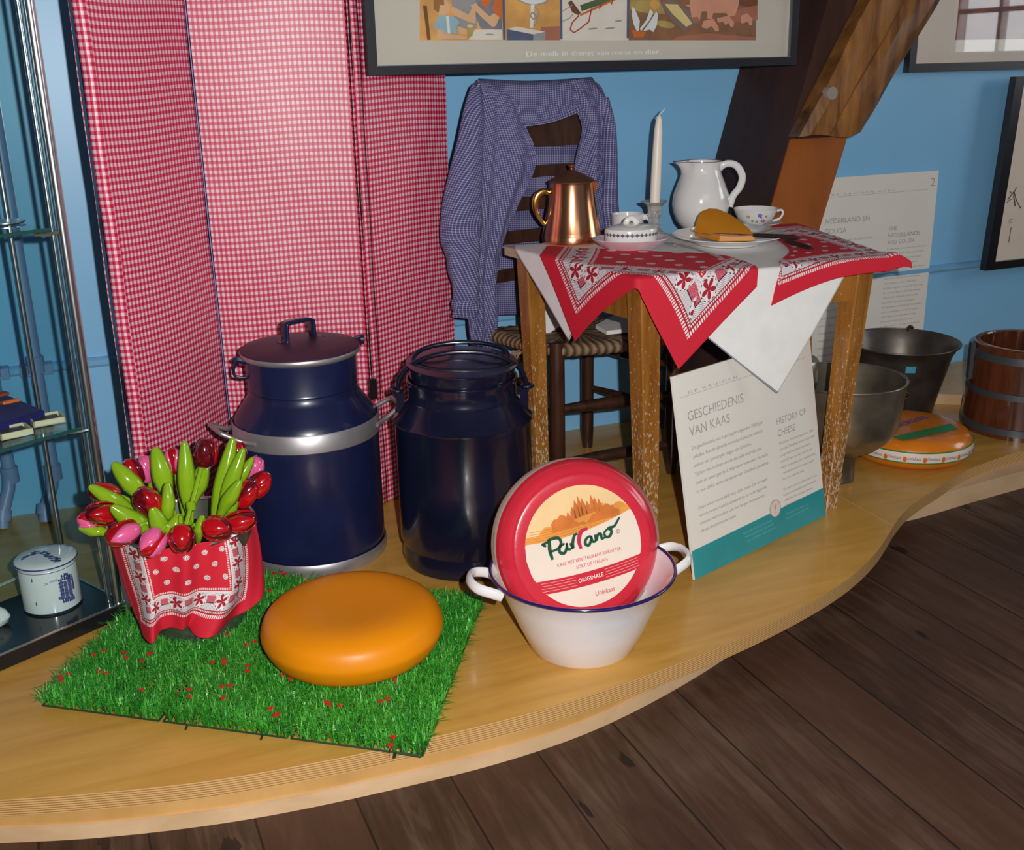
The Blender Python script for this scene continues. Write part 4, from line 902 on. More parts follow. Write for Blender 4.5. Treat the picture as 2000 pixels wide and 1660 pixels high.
# ================================================================ CHAIR
SZ = .40
cBL, cBR, cFL, cFR = Vector((1.040, 2.720, 0)), Vector((1.351, 2.744, 0)), Vector((1.126, 2.465, 0)), Vector((1.462, 2.448, 0))
ch_ = thing('rush_seat_chair', 'dark ladder back chair with a rush seat, standing behind the table', 'chair', (1.24, 2.6, 0))
def Zv(z): return Vector((0, 0, z))
for p_, h_ in ((cBL, 1.025), (cBR, 1.025)):
    mk('back_post', MB().tube([p_+Zv(z) for z in (.0, .05, .4, .8, h_-.03, h_-.01, h_)], [.015, .0175, .0185, .017, .015, .013, .006], 14), 'chair', ch_)
for p_ in (cFL, cFR):
    mk('leg', MB().tube([p_+Zv(z) for z in (.0, .03, .06, .30, SZ-.03, SZ+.004, SZ+.006)], [.013, .017, .0205, .0205, .020, .018, .012], 14), 'chair', ch_)
def rail(name, a_, b_, za, zb_, r, m_='chair'):
    A_, B_ = a_+Zv(za), b_+Zv(zb_); mk(name, MB().tube([A_.lerp(B_, s) for s in (0, .1, .3, .5, .7, .9, 1)], [r*.62, r*.8, r, r*1.12, r, r*.8, r*.62], 10), m_, ch_)
rail('stretcher', cFL, cFR, .225, .225, .0155); rail('stretcher', cFL, cFR, .075, .085, .015)
rail('stretcher', cBL, cBR, .30, .30, .011); rail('stretcher', cFR, cBR, .305, .305, .010); rail('stretcher', cFR, cBR, .185, .185, .010); rail('stretcher', cFL, cBL, .27, .27, .011); rail('stretcher', cFL, cBL, .14, .14, .011)
rail('stretcher', cBL, cBR, .13, .13, .010)
# slats
bd = (cBR-cBL).normalized()
def slat(v0, v1, crest=0):
    zt_, zb_ = at(1080, v0, 2.73).z, at(1080, v1, 2.73).z; m = MB(); rows = []
    N = 20
    for off_ in (-.005, .005):
        for e_ in (0, 1):
            r = []
            for i in range(N+1):
                s = i/N; p_ = cBL.lerp(cBR, s)+Vector((0, .022*sin(pi*s)+off_, 0)); z = (zb_ if e_ == 0 else zt_+crest*sin(pi*s)); r.append(p_+Zv(z))
            rows.append(r)
    m.grid([rows[0], rows[1], rows[3], rows[2], rows[0]]); recalc(mk('slat', m, 'chair', ch_, smooth=30))
slat(222, 286, .012); slat(322, 345); slat(383, 408); slat(446, 470); slat(518, 541)
# woven seat: four wedges meeting in the middle, thick rolled edge
cs_ = [cFL, cFR, cBR, cBL]; cen = sum(cs_, Vector((0, 0, 0)))/4; m = MB()
for i in range(4):
    p_, q_ = cs_[i], cs_[(i+1) % 4]; o_ = ((p_+q_)/2-cen).normalized(); rows = []; uvs = []
    prof = [(-1, SZ-.004), (-.06, SZ-.002), (.0, SZ), (.012, SZ-.004), (.020, SZ-.014), (.018, SZ-.026), (.006, SZ-.034), (-.03, SZ-.036)]
    for k_, (o2, z) in enumerate(prof):
        r = []; u_ = []
        for j in range(25):
            s = j/24; e = p_.lerp(q_, s)
            pt_ = cen.lerp(e, .02) if o2 == -1 else (e+o_*o2 if o2 > -.01 else e.lerp(cen, -o2*2.2))
            sag = -.006*sin(pi*s) if k_ > 1 else -.003; r.append(Vector((pt_.x, pt_.y, z+sag+.0012*sin(s*70+k_)))); u_.append((s*.8, k_*.06))
        rows.append(r); uvs.append(u_)
    m.grid(rows, uvs)
mk('rush_seat', m, 'rush', ch_, smooth=50)
m = MB(); rnd = random.Random(5)
for i in range(26):
    q_ = atz(1000+rnd.random()*20, 684+rnd.random()*6, SZ-.03); m.tube([q_, q_+Vector((-.012-rnd.random()*.022, -.004, -.004-rnd.random()*.016))], [.0012, .0006], 4)
mk('frayed_rush', m, 'rush', ch_)
# folded white paper on the seat
q = [atz(1163, 640, SZ+.004), atz(1185, 652, SZ+.004), atz(1243, 646, SZ+.004), atz(1262, 634, SZ+.004), atz(1205, 618, SZ+.004)]
m = MB(); m.prism([(p_.x, p_.y) for p_ in q], SZ+.0015, SZ+.012); tag(mk('folded_cloth', m, 'white_cloth', loc=q[0], smooth=0), 'small folded white cloth on the rush seat', 'cloth')

# ================================================================ SHIRT
sh = thing('checked_shirt', 'blue checked work shirt hung over the chair back', 'shirt', (1.2, 2.72, .42))
def loft(name, rows, nu=24, nv=50, fold=.006, ff=5, ph=0, us=1, thick=.0016, par=None, rot=0):
    R_ = [[at(*p_) for p_ in r] for r in rows]; out = []; uv = []
    L = 0; prev = None
    for j in range(nv+1):
        t = j/nv; cr = [crom([r[k] for r in R_], t) for k in range(len(rows[0]))]
        W = sum((cr[k+1]-cr[k]).length for k in range(len(cr)-1)); mid = crom(cr, .5)
        if prev is not None: L += (mid-prev).length
        prev = mid; line = []; u_ = []
        for i in range(nu+1):
            s = i/nu; p_ = crom(cr, s); d = fold*(sin(2*pi*s*ff+ph+2.2*sin(t*3+ph))+.5*sin(2*pi*s*ff*1.9+t*5+ph*2))*sin(pi*min(1, t*6)/2)
            line.append(p_+Vector((0, -d, 0))); a_, b_ = (s-.5)*W*us, L; u_.append((a_*cos(rot)-b_*sin(rot), a_*sin(rot)+b_*cos(rot)))
        out.append(line); uv.append(u_)
    return mk(name, MB().grid(out, uv), 'shirt', par or sh, smooth=70, solid=thick, offset=0)
YB_, YFr = 2.785, 2.690
loft('back_panel', [[(933, 158, 2.71), (1040, 160, 2.715), (1152, 156, 2.73)], [(915, 185, 2.765), (1045, 185, 2.78), (1180, 185, 2.785)], [(920, 320, YB_), (1050, 320, YB_+.01), (1195, 320, YB_+.005)], [(925, 450, YB_), (1050, 450, YB_+.01), (1190, 450, YB_+.005)], [(930, 618, YB_), (1045, 612, YB_+.01), (1180, 600, YB_+.005)]], fold=.004, ff=3)
loft('yoke', [[(934, 154, 2.712), (1040, 158, 2.712), (1156, 151, 2.73)], [(938, 165, 2.685), (1040, 170, 2.685), (1158, 160, 2.70)], [(946, 195, 2.675), (1040, 205, 2.68), (1160, 185, 2.69)], [(962, 228, 2.672), (1045, 238, 2.675), (1150, 212, 2.69)]], fold=.003, ff=2, nv=24)
m_ = [[(1020, 236, 2.668), (1055, 234, 2.664), (1095, 222, 2.668), (1152, 196, 2.68)], [(1024, 247, 2.664), (1058, 243, 2.660), (1098, 232, 2.664), (1156, 207, 2.676)]]
loft('collar', m_, fold=.001, nv=4, nu=30, thick=.004)
loft('front_panel', [[(933, 155, 2.700), (968, 175, 2.672), (1003, 190, 2.670)], [(928, 225, 2.675), (975, 222, 2.660), (1026, 246, 2.664)], [(922, 310, 2.670), (975, 312, 2.655), (1047, 315, 2.664)], [(917, 400, 2.668), (965, 400, 2.655), (1013, 400, 2.664)], [(914, 480, 2.668), (948, 480, 2.655), (984, 478, 2.664)], [(912, 560, 2.668), (940, 560, 2.655), (970, 560, 2.664)], [(914, 630, 2.668), (940, 632, 2.658), (968, 622, 2.664)], [(921, 676, 2.672), (936, 684, 2.664), (950, 690, 2.668)]], fold=.006, ff=2.5, ph=1, rot=.25)
loft('shirt_tail', [[(950, 560, 2.70), (962, 560, 2.69), (975, 560, 2.70)], [(950, 640, 2.70), (960, 640, 2.69), (971, 640, 2.70)], [(955, 684, 2.70), (962, 692, 2.69), (970, 686, 2.70)]], fold=.003, ff=1, nv=14, nu=8)
loft('front_panel', [[(1108, 158, 2.705), (1135, 155, 2.69), (1157, 152, 2.715)], [(1122, 208, 2.68), (1155, 195, 2.668), (1188, 196, 2.70)], [(1134, 252, 2.685), (1165, 250, 2.668), (1199, 240, 2.69)], [(1122, 310, 2.685), (1160, 310, 2.665), (1203, 300, 2.69)], [(1116, 385, 2.685), (1160, 380, 2.668), (1205, 390, 2.69)], [(1112, 470, 2.685), (1162, 470, 2.67), (1213, 478, 2.69)], [(1112, 545, 2.69), (1158, 545, 2.675), (1205, 548, 2.69)]], fold=.006, ff=2.2, ph=2.5, rot=-.22)
def sleeve(pts, ph=0):
    m = MB(); rows = []; uv = []; L = 0; N = 60; C_ = [at(*p_[:3]) for p_ in pts]; Wd = [Vector((p_[3], p_[4], 0)) for p_ in pts]; prev = None
    for j in range(N+1):
        t = j/N; c_ = crom(C_, t); w_ = crom(Wd, t)
        if prev is not None: L += (c_-prev).length
        a_ = crom(C_, min(1, t+.03))-crom(C_, max(0, t-.03)); a_.y = 0; a_.normalize(); sx = Vector((-a_.z, 0, a_.x)); prev = c_; r = []; u_ = []
        for i in range(33):
            an = 2*pi*i/32; fo = 1+.07*sin(an*4+ph+t*6)+.05*sin(t*38+an)*math.exp(-((t-.72)/.2)**2)
            r.append(c_+sx*cos(an)*w_.x*fo+Vector((0, sin(an)*w_.y*fo, 0))); u_.append((i/32*w_.x*3.6, L))
        rows.append(r); uv.append(u_)
    m.grid(rows, uv); return m
slv = mk('sleeve', sleeve([(929, 168, 2.675, .012, .010), (926, 215, 2.658, .026, .022), (917, 290, 2.645, .034, .026), (906, 370, 2.632, .045, .028), (900, 445, 2.622, .053, .030), (903, 500, 2.622, .045, .028), (909, 550, 2.625, .040, .026), (909, 590, 2.628, .034, .024)]), 'shirt', sh, smooth=70)
mk('cuff', sleeve([(909, 584, 2.628, .036, .025), (909, 600, 2.628, .037, .026), (908, 618, 2.628, .036, .025)], 1), 'shirt', slv, smooth=70)
bt_ = at(897, 600, 2.599); mk('button', MB().lathe([(0, 0), (.004, .0), (.004, .0015), (0, .0015)], bt_, 12, axis=(0, -1, 0)), 'greymark', slv)
mk('sleeve', sleeve([(1180, 190, 2.69, .012, .01), (1188, 250, 2.68, .019, .02), (1190, 330, 2.672, .021, .022), (1190, 400, 2.668, .022, .022), (1198, 460, 2.668, .022, .02), (1203, 520, 2.672, .02, .02)], 2), 'shirt', sh, smooth=70)

# ================================================================ MILK CANS
def ring_pts(c, r, z, n=64): return [c+Vector((r*cos(2*pi*i/n), r*sin(2*pi*i/n), z)) for i in range(n)]
c = Vector((.456, 2.375, 0)); can = thing('milk_can', 'navy milk can with silver bands and side handles in front of the screen', 'milk can', c)
R = .163; vw = Vector((CAM.x-c.x, CAM.y-c.y, 0)).normalized(); sd = Vector((-vw.y, vw.x, 0)) if (-vw.y) > 0 else Vector((vw.y, -vw.x, 0))
mk('body', MB().lathe([(0, .004), (R-.01, .004), (R-.003, .028), (R-.001, .045), (R, .30), (R-.001, .332), (R-.012, .350), (.128, .383), (.1215, .393), (.1205, .402), (.1225, .405), (.121, .409), (.1225, .47), (.122, .482)], c, 96), 'navy', can)
mk('base_band', MB().lathe([(R-.006, 0), (R+.001, .0), (R+.003, .012), (R+.002, .028), (R+.0005, .030)], c, 96), 'alu', can)
mk('shoulder_band', MB().lathe([(R+.0005, .292), (R+.0025, .294), (R+.0025, .330), (R-.0005, .334)], c, 96), 'alu', can)
mk('rim_ring', MB().lathe([(.122, .474), (.130, .478), (.1325, .482), (.1325, .487), (.130, .491), (.120, .492)], c, 96), 'alu', can)
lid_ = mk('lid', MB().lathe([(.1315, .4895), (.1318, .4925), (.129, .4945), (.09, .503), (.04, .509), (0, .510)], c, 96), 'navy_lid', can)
hh = c+Vector((0, 0, .505)); hx = (sd*.86-vw*.5).normalized(); hy = Vector((-hx.y, hx.x, 0))
m = MB(); pth = [hh-hx*.050+Zv(.002), hh-hx*.036+Zv(.004), hh-hx*.034+Zv(.036), hh-hx*.026+Zv(.046), hh+hx*.026+Zv(.046), hh+hx*.034+Zv(.036), hh+hx*.036+Zv(.004), hh+hx*.058+Zv(.0)]
rw = [[p_-hy*.0135, p_+hy*.0135] for p_ in spline(pth, 40)]; m.grid(rw); mk('lid_handle', m, 'navy', lid_, solid=.005, offset=0, smooth=50)
def side_handle(sg, va_):
    d0 = (sd*sg*cos(va_)+vw*sin(va_)).normalized(); t_ = Vector((-d0.y, d0.x, 0)); m = MB()
    pts = [c+d0*(R-.002)+t_*.075+Zv(.312)-d0*.014, c+d0*(R+.006)+t_*.055+Zv(.316), c+d0*(R+.040)+t_*.042+Zv(.335), c+d0*(R+.046)+t_*.03+Zv(.338), c+d0*(R+.046)-t_*.03+Zv(.338), c+d0*(R+.040)-t_*.042+Zv(.335), c+d0*(R+.006)-t_*.055+Zv(.316), c+d0*(R-.002)-t_*.075+Zv(.312)-d0*.014]
    m.tube(spline(pts, 44), .0055, 10); mk('side_handle', m, 'alu', can)
side_handle(-1, .35); side_handle(1, -.12)
lug = c-sd*.128+vw*.01+Zv(.468)
m = MB().tube(spline([lug+sd*.012+Zv(-.002), lug-sd*.006+Zv(.006), lug-sd*.016+Zv(.002)], 8), .009, 8); m.tube(spline([lug-sd*.010+Zv(.0), lug-sd*.020+Zv(-.014), lug-sd*.018+Zv(-.030), lug-sd*.0+Zv(-.036), lug+sd*.015+Zv(-.034)], 20), .0035, 8)
mk('locking_clasp', m, 'navy', can)
lug = c+sd*.130-vw*.04+Zv(.490); m = MB().tube(spline([lug-sd*.012, lug+sd*.002+Zv(.006), lug+sd*.010+Zv(.004)], 8), [.004]*8, 8); m.lathe([(0, -.006), (.011, -.005), (.012, .003), (0, .005)], lug+sd*.012+Zv(.0), 16, axis=sd); mk('lid_pin', m, 'navy', can)

c = Vector((.770, 2.190, 0)); can2 = thing('milk_can', 'glossy black-blue milk can with a drop bail handle beside the table leg', 'milk can', c)
R = .152; vw = Vector((CAM.x-c.x, CAM.y-c.y, 0)).normalized(); sd = Vector((-vw.y, vw.x, 0)) if (-vw.y) > 0 else Vector((vw.y, -vw.x, 0))
def dent(a_, z): return 1+.006*sin(a_*3+z*9)*sin(z*14)-.010*math.exp(-((z-.14)/.05)**2)*math.exp(-(((a_+1.75+pi) % (2*pi)-pi)/.12)**2)
mk('body', MB().lathe([(0, .003), (R-.006, .003), (R-.002, .02), (R-.006, .045), (R-.006, .052), (R, .060), (R, .20), (R, .330), (R+.003, .335), (R+.003, .339), (R-.006, .347), (.128, .372), (.120, .384), (.1205, .389), (.119, .392), (.120, .418), (.1235, .426), (.1235, .430), (.119, .431), (.117, .425), (.117, .40)], c, 96, wob=dent), 'navy_dark', can2)
lt = Matrix.Translation(c+Zv(.412))@Matrix.Rotation(.05, 4, Vector((1, .4, 0)))
mk('lid', MB().lathe([(.113, .0), (.1145, .004), (.1165, .046), (.122, .0485), (.1225, .0515), (.118, .0525), (.07, .054), (.03, .058), (0, .059)], (0, 0, 0), 80).xf(lt), 'navy_dark', can2)
def bail(za, lean, rr, ext_, nm, ph):
    A_, B_ = c-sd*(.128+ext_)+Zv(za), c+sd*(.128+ext_)+Zv(za); pts = []
    for i in range(21):
        t = i/20; an = pi*t; pts.append((A_+B_)/2-sd*cos(an)*(.128+ext_)*1.0+(vw*lean[0]+Zv(lean[1]))*sin(an)**.7*rr)
    return pts
m = MB().tube(bail(.390, (.20, .86), .118, .014, '', 0), .0058, 10); mk('bail_handle', m, 'navy_dark', can2)
m = MB().tube(bail(.462, (-.55, .42), .080, -.022, '', 0), .0052, 10); mk('lid_grip', m, 'navy_dark', can2)
for sg in (-1, 1):
    q_ = c+sd*sg*.137+Zv(.375); m = MB().box(q_, (.018, .014, .045), rz=atan2(sd.y, sd.x)); m.tube(ring_pts(q_+sd*sg*.007+Zv(.028), .012, 0, 16), .0045, 8, closed=True)
    mk('handle_lug', m, 'navy_dark', can2, smooth=30)

# ================================================================ ENAMEL TUB AND WAXED WHEEL
c = Vector((.832, 1.712, 0)); tub = thing('enamel_tub', 'white enamel two handled tub with a navy rim holding the red cheese', 'tub', c)
mk('body', MB().lathe([(0, .003), (.088, .003), (.098, .0), (.104, .006), (.128, .060), (.152, .118), (.168, .156), (.175, .163), (.172, .163), (.163, .152), (.148, .115), (.124, .058), (.100, .010), (0, .008)], c, 110), 'enamel', tub)
mk('blue_rim', MB().tube(ring_pts(c, .1765, .1635, 110), .0035, 10, closed=True), 'enamelblue', tub)['label'] = 'navy blue rolled rim'
for sg, yaw in ((-1, -.18), (1, .32)):
    d0 = (rt0*sg*cos(yaw)+fw0*sin(yaw)).normalized(); t_ = Vector((-d0.y, d0.x, 0))
    pts = [c+d0*.164+t_*.046+Zv(.142), c+d0*.182+t_*.046+Zv(.150), c+d0*.206+t_*.036+Zv(.157), c+d0*.217+t_*.014+Zv(.160), c+d0*.217-t_*.014+Zv(.160), c+d0*.206-t_*.036+Zv(.157), c+d0*.182-t_*.046+Zv(.150), c+d0*.164-t_*.046+Zv(.142)]
    mk('handle', MB().tube(spline(pts, 40), .0078, 12, flat=(.75, 1.35, (0, 0, 1))), 'enamel', tub)
# wheel leaning in the tub
Rw, Tw = .166, .088
cw = Vector((.846, 1.766, .188)); fx_ = (CAM-cw); yaw = atan2(fx_.y, fx_.x)+radians(19)
lean = radians(17); nw = Vector((cos(yaw)*cos(lean), sin(yaw)*cos(lean), sin(lean)))   # face normal
wx = Zv(1).cross(nw).normalized(); wy = nw.cross(wx).normalized()
roll = radians(7); wx, wy = wx*cos(roll)+wy*sin(roll), wy*cos(roll)-wx*sin(roll)
whl = thing('waxed_cheese_wheel', 'red wrapped round cheese with a printed label standing in the white tub', 'cheese', cw)
MX = Matrix((wx, wy, nw)).transposed().to_4x4(); MX.translation = cw
e_ = Tw/2
prw = [(0, -e_), (Rw*.70, -e_+.000), (Rw*.86, -e_+.006), (Rw*.955, -e_+.020), (Rw, -e_+.040), (Rw, e_-.040), (Rw*.955, e_-.018), (Rw*.86, e_-.005), (Rw*.72, e_), (0, e_)]
def sp2(pr, n=40): return [(p_.x, p_.y) for p_ in spline([(a_, b_, 0) for a_, b_ in pr], n)]
mk('wheel', MB().lathe(sp2(prw, 60), (0, 0, 0), 110).xf(MX), 'redwax', whl, smooth=60)
bandm = MB().lathe([(Rw+.0008, -.022), (Rw+.0016, -.012), (Rw+.0016, .010), (Rw+.0008, .016)], (0, 0, 0), 110).xf(MX); mk('side_band', bandm, 'paper_cream', whl)
fw_ = Frame(cw+nw*(e_+.0004), wx, wy); RL = .117
def wl(x, y, z=0): return fw_.p(x, y, z)
def disc(mb, cond, z, mi=0, n=72, lo=None, hi=None):   # horizontal slices of the round label between two curves
    rows = []
    for i in range(n+1):
        x = -RL+2*RL*i/n; yy = sqrt(max(0, RL*RL-x*x)); a_, b_ = max(-yy, lo(x)), min(yy, hi(x))
        if b_ < a_: a_ = b_ = (a_ if lo(x) > yy else b_)
        a_ = max(min(a_, yy), -yy); b_ = max(min(b_, yy), -yy)
        rows.append([wl(x, a_+(b_-a_)*k/6, z) for k in range(7)])
    return mb.grid(rows)
art('label_sky', (232, 196, 142), .06); art('label_field', (222, 146, 52), .16); art('label_trees', (206, 112, 34), .2)
c1 = lambda x: .026+.10*(x+.02)*.22+ 1.2*(x+.03)**2*.8
mk('label', disc(MB(), 0, .0006, lo=lambda x: -1, hi=lambda x: 1), 'paper_cream', whl, smooth=0)
mk('label_sky', disc(MB(), 0, .0009, lo=c1, hi=lambda x: 1), MW['label_sky'], whl, smooth=0)
mk('label_field', disc(MB(), 0, .0012, lo=c1, hi=lambda x: .052+.018*sin((x+.06)*17)+.004*sin(x*160)), MW['label_field'], whl, smooth=0)
m = MB(); rnd = random.Random(11)
for x, h_, w_ in ((-.045, .018, .003), (-.036, .012, .004), (-.028, .016, .004), (-.018, .020, .005), (-.008, .026, .006), (.0, .036, .006), (.008, .042, .005), (.015, .034, .006), (.024, .026, .006), (.034, .036, .005), (.040, .030, .005), (.048, .026, .004), (.06, .014, .005), (.07, .010, .006)):
    b_ = .048+.018*sin((x+.06)*17)-.008; m.add([wl(x-w_, b_, .0015), wl(x+w_, b_, .0015), wl(x+w_*.8, b_+h_*.6, .0015), wl(x, b_+h_, .0015), wl(x-w_*.8, b_+h_*.55, .0015)], [(0, 1, 2, 3, 4)])
m.grid([[wl(-.055+.14*i/20, .040, .0014) for i in range(21)], [wl(-.055+.14*i/20, .056+.012*sin(i*.5)+.003*sin(i*2.3), .0014) for i in range(21)]])
mk('label_trees', m, MW['label_trees'], whl, smooth=0)
m = MB()
for k in range(5):
    m.tube([wl(x, c1(x)+.004+k*.0045, .0013) for x in [-.10+.17*i/20*(.9-.1*k) for i in range(21)]], .00045, 4)
mk('furrow_lines', m, MW['label_trees'], whl)
lo_b = lambda x: -.073+.9*x*x*.7-.004*0; hi_b = lambda x: -.049+.9*x*x*.5
mk('red_stripe', disc(MB(), 0, .0010, lo=lambda x: -.076+.55*x*x, hi=lambda x: -.050+.55*x*x), 'redwax', whl, smooth=0)
m = MB()
for k in range(4):
    for sgn in (-1, 1): m.tube([wl(sgn*(.030+.070*i/12), -.055-k*.0052+.55*(.03+.07*i/12)**2, .0014) for i in range(13)], .00035, 4)
mk('stripe_lines', m, MW['paper_cream'], whl)
m = MB(); text_mb(m, 'ORIGINALE', fw_, 0, -.0665, .0078, .052, z=.0016, align='C'); mk('stripe_text', m, 'inkwhite', whl, smooth=0)
m = MB(); text_mb(m, 'KAAS MET EEN ITALIAANS KARAKTER', fw_, .006, -.0265, .0066, .132, z=.0014, align='C'); mk('label_text', m, 'red_ink', whl, smooth=0); m = MB(); text_mb(m, 'SORT OF ITALIAN', fw_, .008, -.0395, .0066, .064, z=.0014, align='C'); mk('label_text', m, 'red_ink', whl, smooth=0); m = MB(); text_mb(m, 'Uniekaas', fw_, .022, -.100, .0095, .040, z=.0014, align='C', shear=.2)
mk('label_text', m, 'red_ink', whl, smooth=0)
# brush script name drawn as strokes
def stroke(mb, pts, w_, z=.0018, n=22, dx=0, dy=0, sc=1):
    P = spline([(x, y, 0) for x, y in pts], n); L_, R2 = [], []
    for i, p_ in enumerate(P):
        t = P[min(i+1, n-1)]-P[max(i-1, 0)]; t.normalize(); nn = Vector((-t.y, t.x, 0)); ww = w_*(.55+.45*sin(pi*(i+1.5)/(n+1.5)))/2
        a_, b_ = p_+nn*ww, p_-nn*ww; L_.append(wl(dx+a_.x*sc, dy+a_.y*sc, z)); R2.append(wl(dx+b_.x*sc, dy+b_.y*sc, z))
    mb.grid([L_, R2])
m = MB(); K = .001
def st(pts, w_=4.6): stroke(m, [(x*K*1.08, y*K*1.12-.001) for x, y in pts], w_*K*1.35)
st([(-76, 22), (-66, 23), (-58, 27), (-44, 26), (-40, 17), (-48, 8), (-64, 6)]); st([(-60, 26), (-63, 10), (-62, -8)], 5.5); st([(-75, 22), (-68, 17)], 4)
st([(-34, 14), (-44, 10), (-46, 1), (-38, -2), (-32, 6), (-30, 14)]); st([(-30, 14), (-31, 4), (-24, 1)], 4.2); st([(-24, 12), (-21, 2), (-19, 12), (-13, 23), (-7, 24)], 4.6)
st([(16, 15), (7, 12), (3, 4), (9, 0), (15, 8), (17, 15)]); st([(17, 14), (17, 5), (23, 3)], 4.2); st([(24, 15), (24, 4), (29, 13), (35, 13), (35, 5), (41, 6)], 4.4)
st([(50, 19), (42, 14), (43, 6), (51, 6), (56, 14), (51, 20), (62, 20), (70, 27), (76, 33)], 4.4)
mk('brush_lettering', m, 'green_ink', whl, smooth=0)
m = MB(); stroke(m, [(-.007, -.004), (-.008, .012), (.000, .028), (.014, .031)], .0085, z=.0022); mk('red_accent', m, 'red_ink', whl, smooth=0)
m = MB(); m.tube([wl(.073+.0036*cos(t), .010+.0036*sin(t), .0016) for t in [2*pi*i/18 for i in range(18)]], .0004, 4, closed=True); text_mb(m, 'R', fw_, .073, .0078, .0042, .0028, z=.0016, align='C'); mk('registered_mark', m, 'green_ink', whl, smooth=0)
m = MB()
for k in range(7):
    th0 = radians(158+k*27)
    def bend(X, Y, z, th0=th0): a_ = th0+X/Rw; return MX@Vector(((Rw+.0026)*cos(a_), (Rw+.0026)*sin(a_), -(-.008+Y)))
    text_mb(m, 'Parrano', fw_, 0, 0, .010, .048, bend=bend, shear=.3)
mk('band_text', m, 'ink', whl, smooth=0)

# ================================================================ GOLDEN WHEEL
c = atz(690, 1238, .05); c.z = .016
gw = [(0, .0), (.10, .0), (.135, .005), (.158, .020), (.1705, .045), (.171, .062), (.160, .085), (.135, .099), (.10, .103), (.05, .1005), (0, .099)]
o = mk('round_cheese', MB().lathe(sp2(gw, 70), (0, 0, 0), 120, wob=lambda a_, z: 1+.004*sin(a_*2+1)).xf(Matrix.Translation(c)@Matrix.Rotation(.02, 4, Vector((1, 0, 0)))), 'cheese', loc=c, smooth=80)
tag(o, 'big plain orange cheese wheel lying on the grass mat', 'cheese')
# ================================================================ GRASS MAT
ga = Vector((-.154, 1.908, 0)); gx = Vector((.585, -.430, 0)); gy = Vector((.280, .460, 0))
gm = thing('grass_mat', 'bright green artificial grass mat with tiny red flowers lying on the platform', 'grass mat', ga+gx*.5+gy*.5)
def G(u, v, z=0):
    sag = 0
    return ga+gx*u+gy*v+Zv(z+sag)
m = MB(); NT = 3
for t in range(NT):
    u0, u1 = t/NT+.006, (t+1)/NT-.006
    for q in ((.004, .496), (.504, .996)):
        cor = [G(u0, q[0], .004), G(u1, q[0], .004), G(u1, q[1], .004), G(u0, q[1], .004)]
        for i in range(4): m.tube([cor[i], cor[(i+1) % 4]], .0022, 4)
    for k in range(1, 12): m.tube([G(u0+(u1-u0)*k/12, .004, .003), G(u0+(u1-u0)*k/12, .996, .003)], .0012, 4)
    for k in range(1, 26): m.tube([G(u0, k/26, .003), G(u1, k/26, .003)], .0012, 4)
for u in (.405, .6, .93): m.tube([G(u, .0, .004), G(u+.003, -.022, .004)], .002, 4)
mk('mat_grid', m, 'plastic_dk', gm, smooth=0)
rnd = random.Random(21); V_, F_, tone = [], [], []
bc = Vector((.150, 2.085, 0)); chc = atz(690, 1232, .05); chc.z = 0
tufts = []
NUx, NVx = 60, 46
for i in range(NUx):
    for j in range(NVx):
        u, v = (i+.5+rnd.uniform(-.25, .25))/NUx, (j+.5+rnd.uniform(-.25, .25))/NVx
        seam = min(abs(u-1/3), abs(u-2/3)*1.6) < .010 and v < .72
        if seam and rnd.random() < .8: continue
        if (abs(u-.25) < .018 and abs(v-.16) < .05) or (abs(u-.17) < .012 and abs(v-.12) < .02) or rnd.random() < .025: continue
        p_ = G(u, v); 
        if (p_-bc).length < .088: continue
        hc = .028 if (p_-chc).length > .160 else .016
        tufts.append((p_, hc))
for p_, hc in tufts:
    base_t = rnd.uniform(.15, .75)
    for k in range(13):
        a_ = rnd.uniform(0, 2*pi); l_ = hc*rnd.uniform(.8, 1.5); lean_ = rnd.uniform(.1, 1.1)*(1 if hc > .02 else .6); w_ = rnd.uniform(.0007, .0013)
        d_ = Vector((cos(a_), sin(a_), 0)); s_ = Vector((-d_.y, d_.x, 0))*w_; b_ = p_+d_*rnd.uniform(0, .003)+Zv(.003)
        mid = b_+d_*l_*lean_*.35+Zv(l_*.62); tip = b_+d_*l_*lean_+Zv(l_*(1-.35*lean_)); o_ = len(V_)
        V_ += [b_-s_, b_+s_, mid+s_, mid-s_, tip]; F_ += [(o_, o_+1, o_+2, o_+3), (o_+3, o_+2, o_+4)]; tt = min(1, max(0, base_t+rnd.uniform(-.2, .25))); tone += [tt]*5
gr = mk('grass_blades', MB().add(V_, F_), MW['grass'].m if isinstance(MW['grass'], Mat) else MW['grass'], gm, smooth=0); gr['kind'] = 'stuff'
at_ = gr.data.attributes.new('tone', 'FLOAT', 'POINT'); at_.data.foreach_set('value', tone)
fl_px = [(183, 1279), (202, 1271), (243, 1275), (246, 1285), (277, 1291), (290, 1278), (295, 1276), (194, 1312), (208, 1316), (118, 1322), (134, 1316), (120, 1329), (415, 1294), (437, 1289), (438, 1296), (484, 1301), (483, 1311), (370, 1347), (371, 1361), (434, 1341), (450, 1339), (436, 1364), (276, 1348), (529, 1384), (538, 1397), (543, 1395), (637, 1372), (643, 1376), (664, 1378), (744, 1370), (757, 1365), (551, 1319), (567, 1327), (772, 1327), (443, 1239), (497, 1253), (482, 1259), (527, 1154), (549, 1118), (557, 1122), (536, 1121), (762, 1456), (768, 1440)]
fm0 = None
